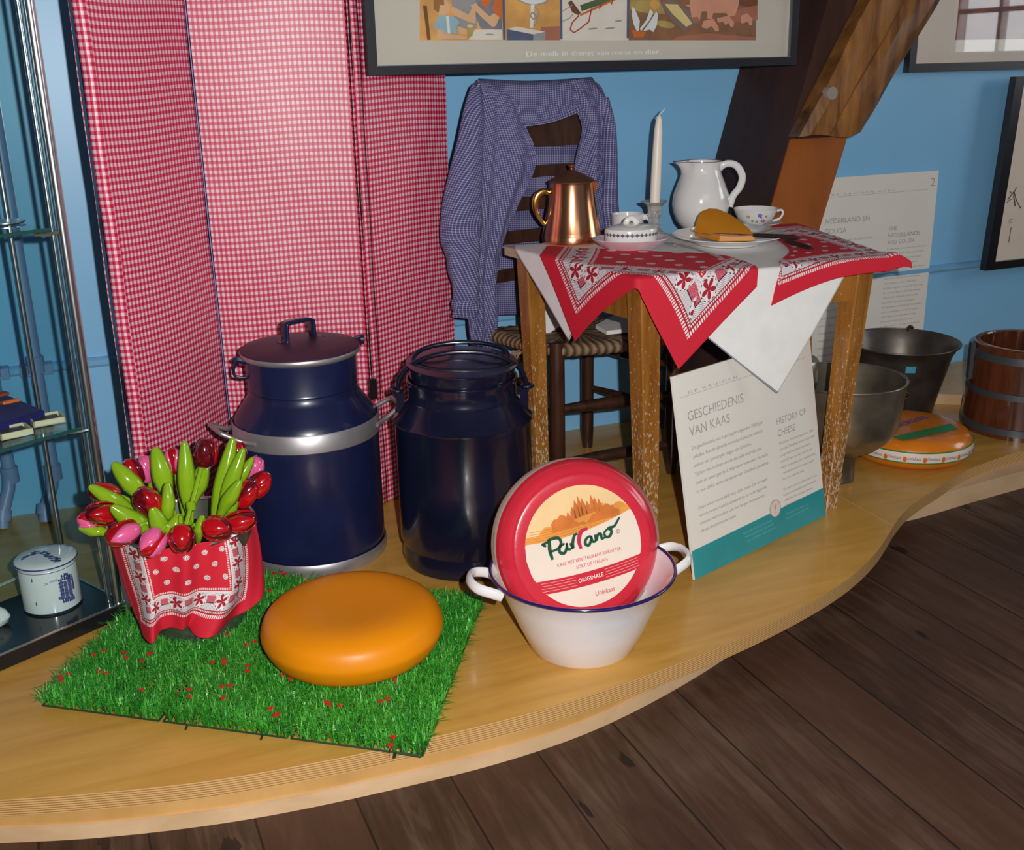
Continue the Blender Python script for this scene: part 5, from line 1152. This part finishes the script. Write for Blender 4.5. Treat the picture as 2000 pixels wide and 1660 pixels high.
for i, (u, v) in enumerate(fl_px):
    p_ = atz(u, v, .031)
    if fm0 is None:
        m = MB(); rr = random.Random(4)
        for q in range(5): t_ = q*2*pi/5; m.lathe([(0, .0), (.0026, .0006), (.0025, .0018), (0, .0022)], p_+Vector((cos(t_)*.0028, sin(t_)*.0028, 0)), 8)
        m.tube([p_, p_-Zv(.02)], .0006, 4)
        fm0 = mk('red_flower', m, 'grassred', gm, loc=p_, smooth=30); fm0.location = p_-Vector(gm.location); 
    else:
        o = fm0.copy(); COL.objects.link(o); o.parent = gm; o.location = p_-Vector(gm.location); o.rotation_euler.z = i*1.3

# ================================================================ TULIP BUCKET
bc = Vector((.150, 2.085, .0)); bk_ = thing('metal_bucket', 'small metal bucket wrapped in the red bandana and holding wooden tulips', 'bucket', bc)
mk('body', MB().lathe([(0, .006), (.082, .006), (.086, .002), (.090, .004), (.096, .05), (.112, .14), (.127, .232), (.1275, .236), (.1245, .236), (.109, .14), (.093, .05), (.084, .012), (0, .012)], bc, 80), 'bucket', bk_)
mk('rolled_rim', MB().tube(ring_pts(bc, .1275, .236, 80), .0042, 8, closed=True), 'chrome', bk_)
rows_px = [[(213, 1050, 2.085), (236, 1062, 2.03), (295, 1074, 1.963), (356, 1068, 1.945), (415, 1056, 1.958), (472, 1034, 2.005), (499, 1022, 2.075)],
           [(232, 1110, 2.080), (252, 1118, 2.02), (305, 1120, 1.960), (358, 1112, 1.950), (420, 1104, 1.958), (482, 1082, 2.005), (507, 1064, 2.070)],
           [(254, 1172, 2.06), (272, 1182, 2.00), (314, 1176, 1.965), (362, 1168, 1.962), (424, 1166, 1.960), (482, 1144, 2.000), (513, 1110, 2.065)],
           [(276, 1220, 2.03), (284, 1251, 1.975), (318, 1236, 1.972), (360, 1222, 1.982), (390, 1243, 1.955), (470, 1205, 1.990), (517, 1150, 2.050)]]
R4 = [[at(*p_) for p_ in r] for r in rows_px]; us = [.015, .10, .30, .46, .66, .90, 1.0]; vsn = [.60, .42, .20, .0]
rows, uvs = [], []
for j in range(61):
    t = j/60; cr = [crom([r[k] for r in R4], t) for k in range(7)]; line, u_ = [], []
    vv = crom([Vector((x, 0, 0)) for x in vsn], t).x
    for i in range(97):
        s = i/96; p_ = crom(cr, s); uu = crom([Vector((x, 0, 0)) for x in us], s).x
        p_ = p_+Vector((0, -(.004+.011*t)*sin(s*27+t*1.4)-(.003)*sin(s*51+t*2), .0)); line.append(p_); u_.append((uu, max(.001, vv)))
    rows.append(line); uvs.append(u_)
o = mk('red_bandana', MB().grid(rows, uvs), 'bandana', loc=bc+Zv(.12), smooth=70, solid=.0012, offset=0)
tag(o, 'red printed bandana wrapped around the small bucket of tulips', 'bandana')

# ================================================================ WOODEN TULIPS
def tulip(hx_, hy_, Y, ang, tilt, L, R_, cols, label, leaves, stem=True):
    """head centre at picture-measured point; ang: axis direction in the wall-parallel plane, tilt: towards the viewer"""
    ctr = at(hx_, hy_, Y); ax = Vector((cos(radians(ang)), -sin(radians(tilt)), sin(radians(ang)))).normalized()
    ang_c = Vector((bc.x, bc.y, .03))
    base = ctr-ax*L*.5
    t = thing('wooden_tulip', label, 'tulip', base, 'wooden tulips in the small bucket')
    Q = Vector((0, 0, 1)).rotation_difference(ax).to_matrix().to_4x4(); Q.translation = base
    prof = [(0, 0), (R_*.45, L*.03), (R_*.85, L*.18), (R_, L*.42), (R_*.93, L*.66), (R_*.66, L*.88), (R_*.30, L*.985), (0, L)]
    pr = sp2(prof, 22)
    ph = hx_*.7
    bl_ = mk('bloom', MB().lathe(pr, (0, 0, 0), 30, wob=lambda a_, z: 1+.035*cos(3*(a_+ph))).xf(Q), cols[0], t, smooth=70)
    for k in range(3):
        a0 = ph+k*2*pi/3; mm_ = MB(); n_ = 12; rws = []
        for j in range(n_+1):
            s = j/n_; z = L*(.04+.92*s); i0 = min(range(len(pr)), key=lambda q: abs(pr[q][1]-z)); rr = pr[i0][0]+.0022*(1-.2*s); hw = .92*sin(pi*min(1, .18+.82*s))**.6
            rws.append([Vector(((rr-.0015*abs(q)**2)*cos(a0+hw*q), (rr-.0015*abs(q)**2)*sin(a0+hw*q), z)) for q in (-1, -.6, -.2, .2, .6, 1)])
        mm_.grid(rws); mk('petal', mm_.xf(Q), cols[1+k % (len(cols)-1)], bl_, smooth=70, solid=.0016, offset=1)
    if stem:
        mk('stem', MB().tube(spline([base+ax*.003, base-ax*.02+Zv(-.005), base.lerp(ang_c+Zv(.13), .5)+Zv(.0), ang_c+(base-ang_c)*.22], 18), .0042, 8), 'leaf', t)
    for lf in leaves: leaf(t, *lf)
    return t
def leaf(parent, x0, y0, x1, y1, Y0, Y1, w_, bow=.010, down=True):
    """tip pixel, base pixel, depths, half width in metres; the leaf runs on down into the bucket"""
    tip, bs = at(x0, y0, Y0), at(x1, y1, Y1); root = Vector((bc.x+(bs.x-bc.x)*.45, bc.y+(bs.y-bc.y)*.4, max(.10, bs.z-.09)))
    d = (tip-bs); side = d.cross(Vector((CAM.x-bs.x, CAM.y-bs.y, .6))).normalized(); nn = side.cross(d).normalized()
    rws = []; N = 22
    for j in range(N+1):
        s = j/N; p_ = crom([root, bs, bs.lerp(tip, .5)+nn*bow, tip], s); ww = w_*(.16+.84*sin(pi*min(1, max(0, (s-.25)/.75))**.85)**.8) if s > .25 else w_*.2
        if s > .97: ww = w_*.08
        rws.append([p_+side*ww*q+nn*(-.010*abs(q)**1.6*ww/w_) for q in (-1, -.66, -.33, 0, .33, .66, 1)])
    mk('leaf', MB().grid(rws), 'leaf', parent, smooth=70, solid=.0028, offset=0)
RD, DK, PK = 'tulip_red', 'tulip_dark', 'tulip_pink'
tulip(203, 962, 2.07, 152, 10, .062, .017, (DK, DK, RD), 'dark red wooden tulip at the far left, tip pointing up left behind a leaf', [(174, 949, 256, 1000, 2.04, 2.06, .015)])
tulip(199, 1003, 2.03, 165, 22, .062, .021, (DK, RD, RD, RD), 'red wooden tulip lying leftward over the bucket edge with a thin leaf beneath', [(154, 1031, 213, 1044, 2.03, 2.02, .010)])
tulip(173, 1014, 2.035, 170, 20, .042, .015, (PK, RD, PK), 'small pink and red wooden tulip at the leftmost edge of the bouquet', [])
tulip(241, 1042, 1.965, 188, 26, .064, .020, (RD, PK, RD, RD), 'red wooden tulip with a pink petal over the left bucket rim', [(217, 989, 292, 1040, 1.985, 1.99, .019)])
tulip(297, 1060, 1.93, 215, 42, .056, .021, (RD, PK, RD), 'drooping red and pink wooden tulip over the front rim, left of the centre one', [(297, 992, 323, 1052, 1.955, 1.96, .017)])
tulip(355, 1052, 1.92, 262, 58, .052, .0215, (DK, RD, DK), 'dark red wooden tulip facing the viewer at the centre of the front rim', [(352, 1004, 330, 1050, 1.955, 1.955, .015), (395, 1007, 388, 1050, 1.95, 1.95, .011)])
tulip(424, 1032, 1.935, 350, 36, .056, .022, (DK, RD, RD), 'plump red wooden tulip over the front right rim', [])
tulip(470, 1019, 1.985, 12, 14, .062, .020, (DK, RD, RD), 'red wooden tulip lying rightward behind the plump front right one', [(463, 976, 437, 1010, 2.02, 2.02, .013)])
tulip(480, 965, 2.03, 52, 10, .060, .020, (DK, RD, RD), 'red wooden tulip at the right, tip up, in front of another red one', [(470, 938, 433, 1000, 2.00, 2.01, .014)])
tulip(507, 946, 2.07, 48, 4, .058, .020, (RD, DK, RD), 'red wooden tulip at the far right of the bouquet', [])
tulip(496, 914, 2.11, 68, 2, .050, .018, (PK, PK, PK), 'pink wooden tulip at the right in front of the navy can', [(494, 894, 452, 960, 2.07, 2.07, .012), (476, 875, 436, 985, 2.05, 2.04, .015)])
high = tulip(401, 884, 2.10, 84, 6, .060, .022, (DK, DK, RD), 'dark red wooden tulip standing highest on a straight pale green stem', [(402, 905, 374, 978, 2.11, 2.09, .019)], stem=False)
tulip(340, 900, 2.13, 92, 4, .056, .017, (RD, PK, RD), 'red wooden tulip with a pink petal standing behind two tall leaves', [(360, 861, 367, 984, 2.09, 2.07, .0165)])
tulip(287, 916, 2.13, 96, 4, .056, .018, (PK, PK, PK), 'pink wooden tulip at the upper left of the bouquet', [(302, 873, 326, 962, 2.09, 2.07, .0185)])
tulip(260, 921, 2.12, 110, 4, .056, .018, (RD, DK, RD), 'red wooden tulip at the upper left beside the pink one', [(220, 904, 279, 970, 2.09, 2.07, .018)])
tulip(289, 979, 2.00, 120, 12, .060, .023, (DK, RD, DK), 'glossy dark red wooden tulip in the middle left of the bouquet', [(327, 942, 330, 1014, 1.99, 1.98, .0125)])
tulip(464, 886, 2.12, 82, 2, .050, .016, (RD, RD, DK), 'red wooden tulip half hidden behind the tallest right leaf', [(456, 854, 423, 1002, 2.07, 2.05, .017)])
k_ = at(373, 988, 2.03); mk_o = high
m = MB().tube([at(393, 915, 2.08), at(374, 985, 2.03), at(362, 1030, 2.0)], .0045, 10); mk('stem', m, 'leaf', mk_o)
mk('stem_ring', MB().lathe([(.005, -.010), (.0095, -.006), (.0095, .006), (.005, .010)], k_, 14), 'leaf', mk_o)

# ================================================================ DISPLAY CASE
fr0 = Vector((.0145, 2.205, 0)); dx_ = Vector((-.877, -.480, 0)); dy_ = Vector((-.430, .903, 0)); dy_ = Vector((-.480, .877, 0)).normalized()
Wc, Dc, HC = .90, .215, 1.75
case = thing('display_case', 'glass display case with steel posts and a black base at the left edge', 'display case', fr0+dx_*.45+dy_*.1)
def CP(x, y, z): return fr0+dx_*x+dy_*y+Zv(z)
mk('base_tray', MB().hexa([CP(0, 0, .001), CP(0, Dc, .001), CP(Wc, Dc, .001), CP(Wc, 0, .001)], [CP(0, 0, .033), CP(0, Dc, .033), CP(Wc, Dc, .033), CP(Wc, 0, .033)]), 'blacktray', case, smooth=0)
m = MB().tube([CP(-.001, -.001, .034), CP(Wc, -.001, .034)], .0022, 6).tube([CP(-.001, 0, .034), CP(-.001, Dc, .034)], .0022, 6); mk('tray_edging', m, 'chrome', case)
m = MB().tube([CP(.010, .008, .033), CP(.010, .008, HC)], .0085, 14); mk('corner_post', m, 'chrome', case)
m = MB().tube([CP(.026, .016, .033), CP(.026, .016, HC)], .0042, 10); mk('shelf_rod', m, 'chrome', case)
m = MB().tube([CP(.012, Dc-.01, .033), CP(.012, Dc-.01, HC)], .005, 10); mk('shelf_rod', m, 'chrome', case)
m = MB().tube([CP(.225, Dc-.005, .033), CP(.225, Dc-.005, .42)], .0048, 10); mk('shelf_rod', m, 'chrome', case)
m = MB().hexa([CP(-.004, .012, .033), CP(.001, .012, .033), CP(.001, .046, .033), CP(-.004, .046, .033)], [CP(-.004, .012, HC), CP(.001, .012, HC), CP(.001, .046, HC), CP(-.004, .046, HC)]); mk('steel_profile', m, 'alu', case, smooth=0)
m = MB().add([CP(.018, .002, .034), CP(Wc, .002, .034), CP(Wc, .002, HC), CP(.018, .002, HC)], [(0, 1, 2, 3)]); mk('glass_pane', m, 'pane', case, smooth=0)
m = MB().add([CP(.002, .046, .034), CP(.002, Dc, .034), CP(.002, Dc, HC), CP(.002, .046, HC)], [(0, 1, 2, 3)]); mk('glass_pane', m, 'pane', case, smooth=0)
m = MB().add([CP(.0, Dc, .034), CP(Wc, Dc, .034), CP(Wc, Dc, HC), CP(.0, Dc, HC)], [(0, 1, 2, 3)]); mk('glass_pane', m, 'pane', case, smooth=0)
SZ1, SZ2 = .425, .812
art('glass_edge_green', (30, 78, 72), .1)
for z in (SZ1, SZ2):
    mk('glass_shelf', MB().hexa([CP(.03, .012, z-.006), CP(.03, Dc-.012, z-.006), CP(Wc, Dc-.012, z-.006), CP(Wc, .012, z-.006)], [CP(.03, .012, z), CP(.03, Dc-.012, z), CP(Wc, Dc-.012, z), CP(Wc, .012, z)]), 'pane', case, smooth=0)
    mk('shelf_front_edge', MB().hexa([CP(.03, .0105, z-.0062), CP(Wc, .0105, z-.0062), CP(Wc, .012, z-.0062), CP(.03, .012, z-.0062)], [CP(.03, .0105, z), CP(Wc, .0105, z), CP(Wc, .012, z), CP(.03, .012, z)]), MW['glass_edge_green'], case, smooth=0)
    mk('shelf_bracket', MB().tube([CP(.012, .010, z-.010), CP(.035, .018, z-.012), CP(.06, .020, z-.009)], .0045, 8), 'chrome', case)
# delft jar
c = atz(104, 1178, .034); jar = thing('ceramic_jar', 'white and blue lidded ceramic jar with a house picture in the display case', 'jar', c)
rj = .0565
mk('body', MB().lathe([(0, 0), (rj-.003, 0), (rj, .003), (rj, .093), (rj-.002, .096), (0, .096)], c, 72), 'porcelain', jar)
mk('lid', MB().lathe([(rj-.001, .0965), (rj+.0035, .098), (rj+.004, .106), (rj+.001, .109), (.045, .1115), (.03, .113), (0, .1135)], c, 72), 'porcelain', jar)
mk('blue_line', MB().tube(ring_pts(c, rj+.0042, .103, 72), .0014, 6, closed=True), 'delft', jar)
mk('blue_line', MB().tube(ring_pts(c, rj+.0002, .0925, 72), .0007, 5, closed=True), 'delft', jar)
mk('blue_line', MB().tube(ring_pts(c, rj+.0002, .003, 72), .0007, 5, closed=True), 'delft', jar)
vd = Vector((CAM.x-c.x, CAM.y-c.y, 0)); va = atan2(vd.y, vd.x)
def jp(da, z, o_=.0004): return c+Vector((cos(va+da)*(rj+o_), sin(va+da)*(rj+o_), z))
m = MB()
def jpoly(pts, o_=.0004): m.add([jp(a_, z, o_) for a_, z in pts], [list(range(len(pts)))])
for a0, a1, z0, z1 in ((.30, .44, .028, .070), (.46, .60, .026, .066), (.62, .78, .030, .070), (.34, .56, .020, .028), (.58, .84, .018, .030), (.20, .30, .030, .036), (.28, .52, .070, .074), (.5, .86, .068, .076), (.80, .90, .04, .068), (.40, .7, .076, .082)):
    n_ = 5
    for i in range(n_): b0, b1 = a0+(a1-a0)*i/n_, a0+(a1-a0)*(i+.86)/n_; jpoly([(b0, z0+.002*sin(i*3)), (b1, z0), (b1, z1), (b0, z1-.003*sin(i*2))])
for z in (.040, .048, .056, .064): jpoly([(.26, z), (.5, z), (.5, z+.0016), (.26, z+.0016)]); 
for a_, z in ((-.62, .075), (-.60, .022)): jpoly([(a_, z), (a_+.04, z+.002), (a_+.04, z+.010), (a_, z+.008)])
text_mb(m, 'De Waag', None, 0, 0, .0052, .026, bend=lambda X, Y, z: jp(-.20+X/rj, .067+Y+.25*X, .0005), shear=.2)
mk('house_painting', m, 'delft', jar, smooth=0)
m = MB(); lc = c+Zv(.1128); rnd = random.Random(9)
def lp(x, y, z=.0006): r_ = hypot(x, y); return lc+Vector((x, y, z-.00075*(r_/.03)**2 if r_ < .045 else -.0012))
for k in range(110):
    t_ = rnd.random(); x = -.040+.080*t_; y = -.014+.022*sin(t_*5)+rnd.uniform(-.007, .009); a_ = .0025+.0035*rnd.random(); b_ = .001+.0014*rnd.random(); an = va+pi/2-.3
    pts = []
    for i in range(7):
        q = 2*pi*i/7; xx, yy = x+a_*cos(q), y+b_*sin(q); X, Yy = xx*cos(an)-yy*sin(an), xx*sin(an)+yy*cos(an); pts.append(lp(X, Yy, .0008+.00001*k))
    m.add(pts, [list(range(7))])
mk('lid_painting', m, 'delft', jar, smooth=0)
# second delft piece cut by the picture edge
c = atz(-12, 1222, .034); v_ = thing('ceramic_shoe', 'white ceramic piece with blue flowers cut off at the left picture edge', 'ornament', c)
mk('body', MB().lathe([(0, 0), (.018, 0), (.026, .006), (.030, .016), (.024, .030), (.012, .040), (0, .042)], c, 40, scl=(1.1, .8)), 'porcelain', v_)
m = MB()
for k in range(6):
    q = k*pi/3; s_ = c+Vector((.024*cos(va+.5)+.0, .024*sin(va+.5), .018)); rt_ = Vector((-sin(va+.5), cos(va+.5), 0)); ce = s_+rt_*cos(q)*.005+Zv(sin(q)*.005); m.tube([s_, ce], [.0008, .0014], 5)
mk('blue_flower', m, 'delft', v_)
# things on the middle shelf
def shelfbox(px, name, lab, w_, d_, h_, rzz, z0=SZ1+.0012):
    p_ = atz(*px, z0); t = thing(name, lab, 'box', p_, 'small cream boxes on the glass shelf'); M3 = Matrix.Rotation(rzz, 3, 'Z')
    m = MB(); m.box(p_+Zv(.001), (w_, d_, .002), rzz)
    for sx, sy, a_, b_ in ((0, 1, w_, .003), (0, -1, w_, .003), (1, 0, .003, d_), (-1, 0, .003, d_)): m.box(p_+M3@Vector((sx*(w_-.003)/2, sy*(d_-.003)/2, h_/2)), (a_, b_, h_), rzz)
    mk('tray', m, 'tin', t, smooth=0); mk('inlay', MB().box(p_+Zv(.005), (w_-.014, d_-.014, .006), rzz), 'soot', t, smooth=0)
ang0 = atan2(-dx_.y, -dx_.x)
shelfbox((92, 824), 'cream_box', 'open cream box with a dark relief, right one on the shelf edge', .060, .052, .012, ang0-.30)
shelfbox((26, 848), 'cream_box', 'open cream box with a dark relief, left one on the shelf edge', .060, .052, .012, ang0-.18)
p0_ = SZ1+.0012
q = [atz(88, 801, p0_+.02), atz(-30, 752, p0_+.05), atz(-190, 790, p0_+.05), atz(-70, 850, p0_+.02)]
c0 = (q[0]+q[1]+q[2]+q[3])/4; m = MB(); bt2 = [Vector((p_.x, p_.y, p0_)) for p_ in q]; m.hexa(bt2, q)
vb = tag(recalc(mk('velvet_cushion', m, 'velvet', loc=c0, smooth=0)), 'royal blue velvet display wedge on the middle glass shelf', 'display stand'); bv = vb.modifiers.new('b', 'BEVEL'); bv.width = .004; bv.segments = 3
c = atz(20, 790, p0_+.033); m = MB().box(c+Zv(.006), (.034, .022, .007), rz=ang0-.1, M=Matrix.Rotation(ang0-.1, 3, 'Z')@Matrix.Rotation(-.2, 3, 'X'))
ob = tag(mk('orange_brooch', m, 'orange', loc=c, smooth=0), 'small orange plaque lying on the blue velvet', 'plaque'); bv = ob.modifiers.new('b', 'BEVEL'); bv.width = .002; bv.segments = 2
c = atz(0, 773, p0_+.042); tag(mk('orange_brooch', MB().box(c+Zv(.003), (.03, .02, .005), rz=ang0), art('dull_orange', (150, 62, 34), .2), loc=c, smooth=0), 'dull reddish plaque higher on the blue velvet at the picture edge', 'plaque')
c = atz(10, 436, SZ2+.001); tag(mk('metal_disc', MB().lathe([(0, 0), (.034, 0), (.036, .002), (.036, .004), (.02, .006), (0, .0065)], c, 48), 'chrome', loc=c), 'round shiny metal disc on the top glass shelf', 'disc')
q0 = atz(18, 1135, .0355); tag(mk('paper_strip', MB().box(q0, (.050, .010, .0012), rz=ang0+.1), 'paper_white', loc=q0, smooth=0), 'small white paper strip behind the ceramic jar', 'paper')

# ================================================================ RIGHT HAND GROUP
# milk strainer
c = Vector((1.842, 2.215, .0)); fn = thing('milk_strainer', 'wide dull metal milk strainer funnel standing on its narrow neck', 'funnel', c)
mk('bowl', MB().lathe([(.047, .074), (.053, .078), (.075, .090), (.100, .105), (.126, .128), (.140, .152), (.147, .200), (.152, .278), (.1555, .281), (.1555, .284), (.150, .283), (.144, .200), (.136, .152), (.122, .130), (.096, .109), (.07, .094), (0, .09)], c, 96), 'bmetal', fn)
mk('neck', MB().lathe([(0, .002), (.040, .001), (.042, .004), (.0405, .010), (.040, .06), (.043, .064), (.0445, .068), (.047, .074)], c, 64), 'bmetal_dark', fn)
mk('rim_bead', MB().tube(ring_pts(c, .1545, .2835, 90), .0022, 8, closed=True), 'bmetal', fn)
# tall pail
c = Vector((2.372, 2.605, .0)); pa = thing('metal_pail', 'tall tapered dark metal pail with a blue sticker in front of the wall sign', 'pail', c)
mk('body', MB().lathe([(0, .004), (.100, .004), (.103, .0), (.106, .004), (.125, .09), (.152, .20), (.168, .230), (.1725, .232), (.1725, .235), (.167, .234), (.149, .20), (.122, .09), (.102, .01), (0, .01)], c, 96), 'bmetal_dark', pa)
mk('rim_bead', MB().tube(ring_pts(c, .1725, .2345, 90), .0030, 8, closed=True), 'bmetal_dark', pa)
lg = Vector((2.372+.1725*cos(.72), 2.605+.1725*sin(.72), .236)); m = MB().tube(spline([lg+Vector((-.006, 0, -.014)), lg+Vector((-.004, 0, .004)), lg+Vector((.006, 0, .008)), lg+Vector((.014, 0, -.004)), lg+Vector((.022, 0, -.008))], 14), .005, 8); mk('handle_lug', m, 'chair', pa)
vd = Vector((CAM.x-c.x, CAM.y-c.y, 0)); va2 = atan2(vd.y, vd.x)
def pp(da, z, o_=.0010): r_ = .125+(z-.09)*(.027/.11); return c+Vector((cos(va2+da)*(r_+o_), sin(va2+da)*(r_+o_), z))
m = MB(); st0 = .12; m.grid([[pp(st0+.20*i/6, .172+.022*j) for i in range(7)] for j in (0, 1)]); mk('blue_sticker', m, 'sticker', pa, smooth=0)
m = MB(); text_mb(m, 'melk', None, 0, 0, .0055, .014, bend=lambda X, Y, z: pp(st0+.03+X/.14, .184+Y, .0016)); text_mb(m, '40-125', None, 0, 0, .0055, .021, bend=lambda X, Y, z: pp(st0+.03+X/.14, .175+Y, .0016)); mk('sticker_writing', m, 'ink', pa, smooth=0)
# little tin cup between strainer and pail
c = Vector((2.232, 2.480, .0)); mk_c = thing('tin_cup', 'small round tin pot half hidden between the strainer and the pail', 'pot', c)
mk('body', MB().lathe([(0, .002), (.042, .002), (.045, .01), (.047, .098), (.056, .112), (.058, .114), (.055, .115), (.044, .10), (.042, .01), (0, .008)], c, 60), art('browntin', (92, 56, 42), .25), mk_c)
mk('rim', MB().tube(ring_pts(c, .057, .1145, 60), .002, 8, closed=True), 'bmetal', mk_c)
# dark metal box behind the sign
c = atz(1600, 800, 0.02); c = Vector((1.73, 2.30, 0)); bx_ = thing('metal_canister', 'dark square metal canister seen between the history board and the table leg', 'canister', c)
mk('body', MB().lathe([(0, .002), (.066, .002), (.068, .006), (.068, .262), (.071, .266), (.071, .270), (.066, .272), (0, .272)], c, 60), 'bmetal_dark', bx_)
mk('lid', MB().lathe([(.069, .272), (.071, .274), (.070, .325), (.066, .330), (0, .332)], c, 60), 'bmetal', bx_)
# orange wheel with printed band
c = atz(1790, 862, .04); c = Vector((2.150, 2.295, .0)); ow = thing('wrapped_cheese', 'orange wrapped cheese wheel with a printed green edged band beside the strainer', 'cheese', c)
Ro = .170
mk('wheel', MB().lathe(sp2([(0, 0), (Ro*.72, 0), (Ro*.9, .008), (Ro*.985, .026), (Ro, .044), (Ro*.975, .062), (Ro*.90, .078), (Ro*.78, .0865), (Ro*.5, .088), (0, .088)], 50), c, 100), 'orangewrap', ow, smooth=70)
def wr(z):                                    # wheel radius at height
    q = sp2([(Ro*.985, .026), (Ro, .044), (Ro*.975, .062)], 9); return min(q, key=lambda s: abs(s[1]-z))[0]
mk('printed_band', MB().lathe([(wr(.030)+.0012, .030), (Ro+.0014, .044), (wr(.058)+.0012, .058)], c, 100), 'paper_cream', ow)
for z in (.029, .0585): mk('green_edge', MB().tube(ring_pts(c, wr(z)+.0010, z, 90), .0020, 6, closed=True), 'labelgreen', ow)
vd = Vector((CAM.x-c.x, CAM.y-c.y, 0)); va3 = atan2(vd.y, vd.x); m = MB(); mo = MB()
for k in range(-5, 6):
    a0 = va3+k*.30
    text_mb(m, 'Uniekaas', None, 0, 0, .0088, .034, bend=lambda X, Y, z, a0=a0: c+Vector((cos(a0+X/Ro)*(Ro+.0022), sin(a0+X/Ro)*(Ro+.0022), .039+Y)), shear=.2)
    a1_ = a0+.262; mo.add([c+Vector((cos(a1_+.02*cos(t)*1.6)*(Ro+.002), sin(a1_+.02*cos(t)*1.6)*(Ro+.002), .040+.008*sin(t))) for t in [2*pi*i/10 for i in range(10)]], [list(range(10))])
mk('band_writing', m, 'labelblue', ow, smooth=0); mk('band_marks', mo, 'orange', ow, smooth=0)
q_ = [atz(u, v, .0893) for u, v in ((1742, 853), (1764, 861), (1872, 838), (1856, 827))]
m = MB(); n_ = 14; m.grid([[q_[0].lerp(q_[3], i/n_) for i in range(n_+1)], [q_[1].lerp(q_[2], i/n_) for i in range(n_+1)]]); mk('green_stripe', m, 'labelgreen', ow, smooth=0)
o0 = atz(1733, 843, .0888); o1 = atz(1818, 816, .0888); ex_ = (o1-o0).normalized(); ff = Frame(o0, ex_, Vector((-ex_.y, ex_.x, 0)))
m = MB(); text_mb(m, 'Uniekaas', ff, 0, .002, .036, (o1-o0).length, z=.0008, shear=.1); mk('top_writing', m, 'labelblue', ow, smooth=0)
# stave bucket
c = Vector((2.615, 2.345, .0)); wb = thing('stave_bucket', 'varnished wooden stave bucket with three grey hoops at the right edge', 'bucket', c)
Rb = lambda z: .166+(.150-.166)*z/.262
nst = 20
def stv(a_, z): return 1-.006*(abs(((a_*nst/(2*pi)) % 1)-.5) > .44)
mk('staves', MB().lathe([(0, .03), (Rb(0)-.016, .028), (Rb(0)-.014, .002), (Rb(0), .0), (Rb(.13), .13), (Rb(.262), .262), (Rb(.262)-.004, .266), (Rb(.262)-.016, .266), (Rb(.262)-.018, .262), (Rb(0)-.018, .03), (0, .031)], c, 200, wob=stv), 'stave', wb, smooth=30)
for z0, z1 in ((.012, .034), (.118, .138), (.222, .246)): mk('hoop', MB().lathe([(Rb(z0)-.001, z0), (Rb(z0)+.003, z0+.001), (Rb(z1)+.003, z1-.001), (Rb(z1)-.001, z1)], c, 100), 'hoop', wb)
o_ = c+Vector((cos(va3+.0), sin(va3+.0), 0))*0; hv = (-rt0*.97+fw0*.1).normalized(); m = MB().box(c+hv*(Rb(.2)+.006)+Zv(.205), (.012, .026, .11), rz=atan2(hv.y, hv.x)); mk('handle_bracket', m, 'hoop', wb, smooth=0)
bpy.context.view_layer.update()
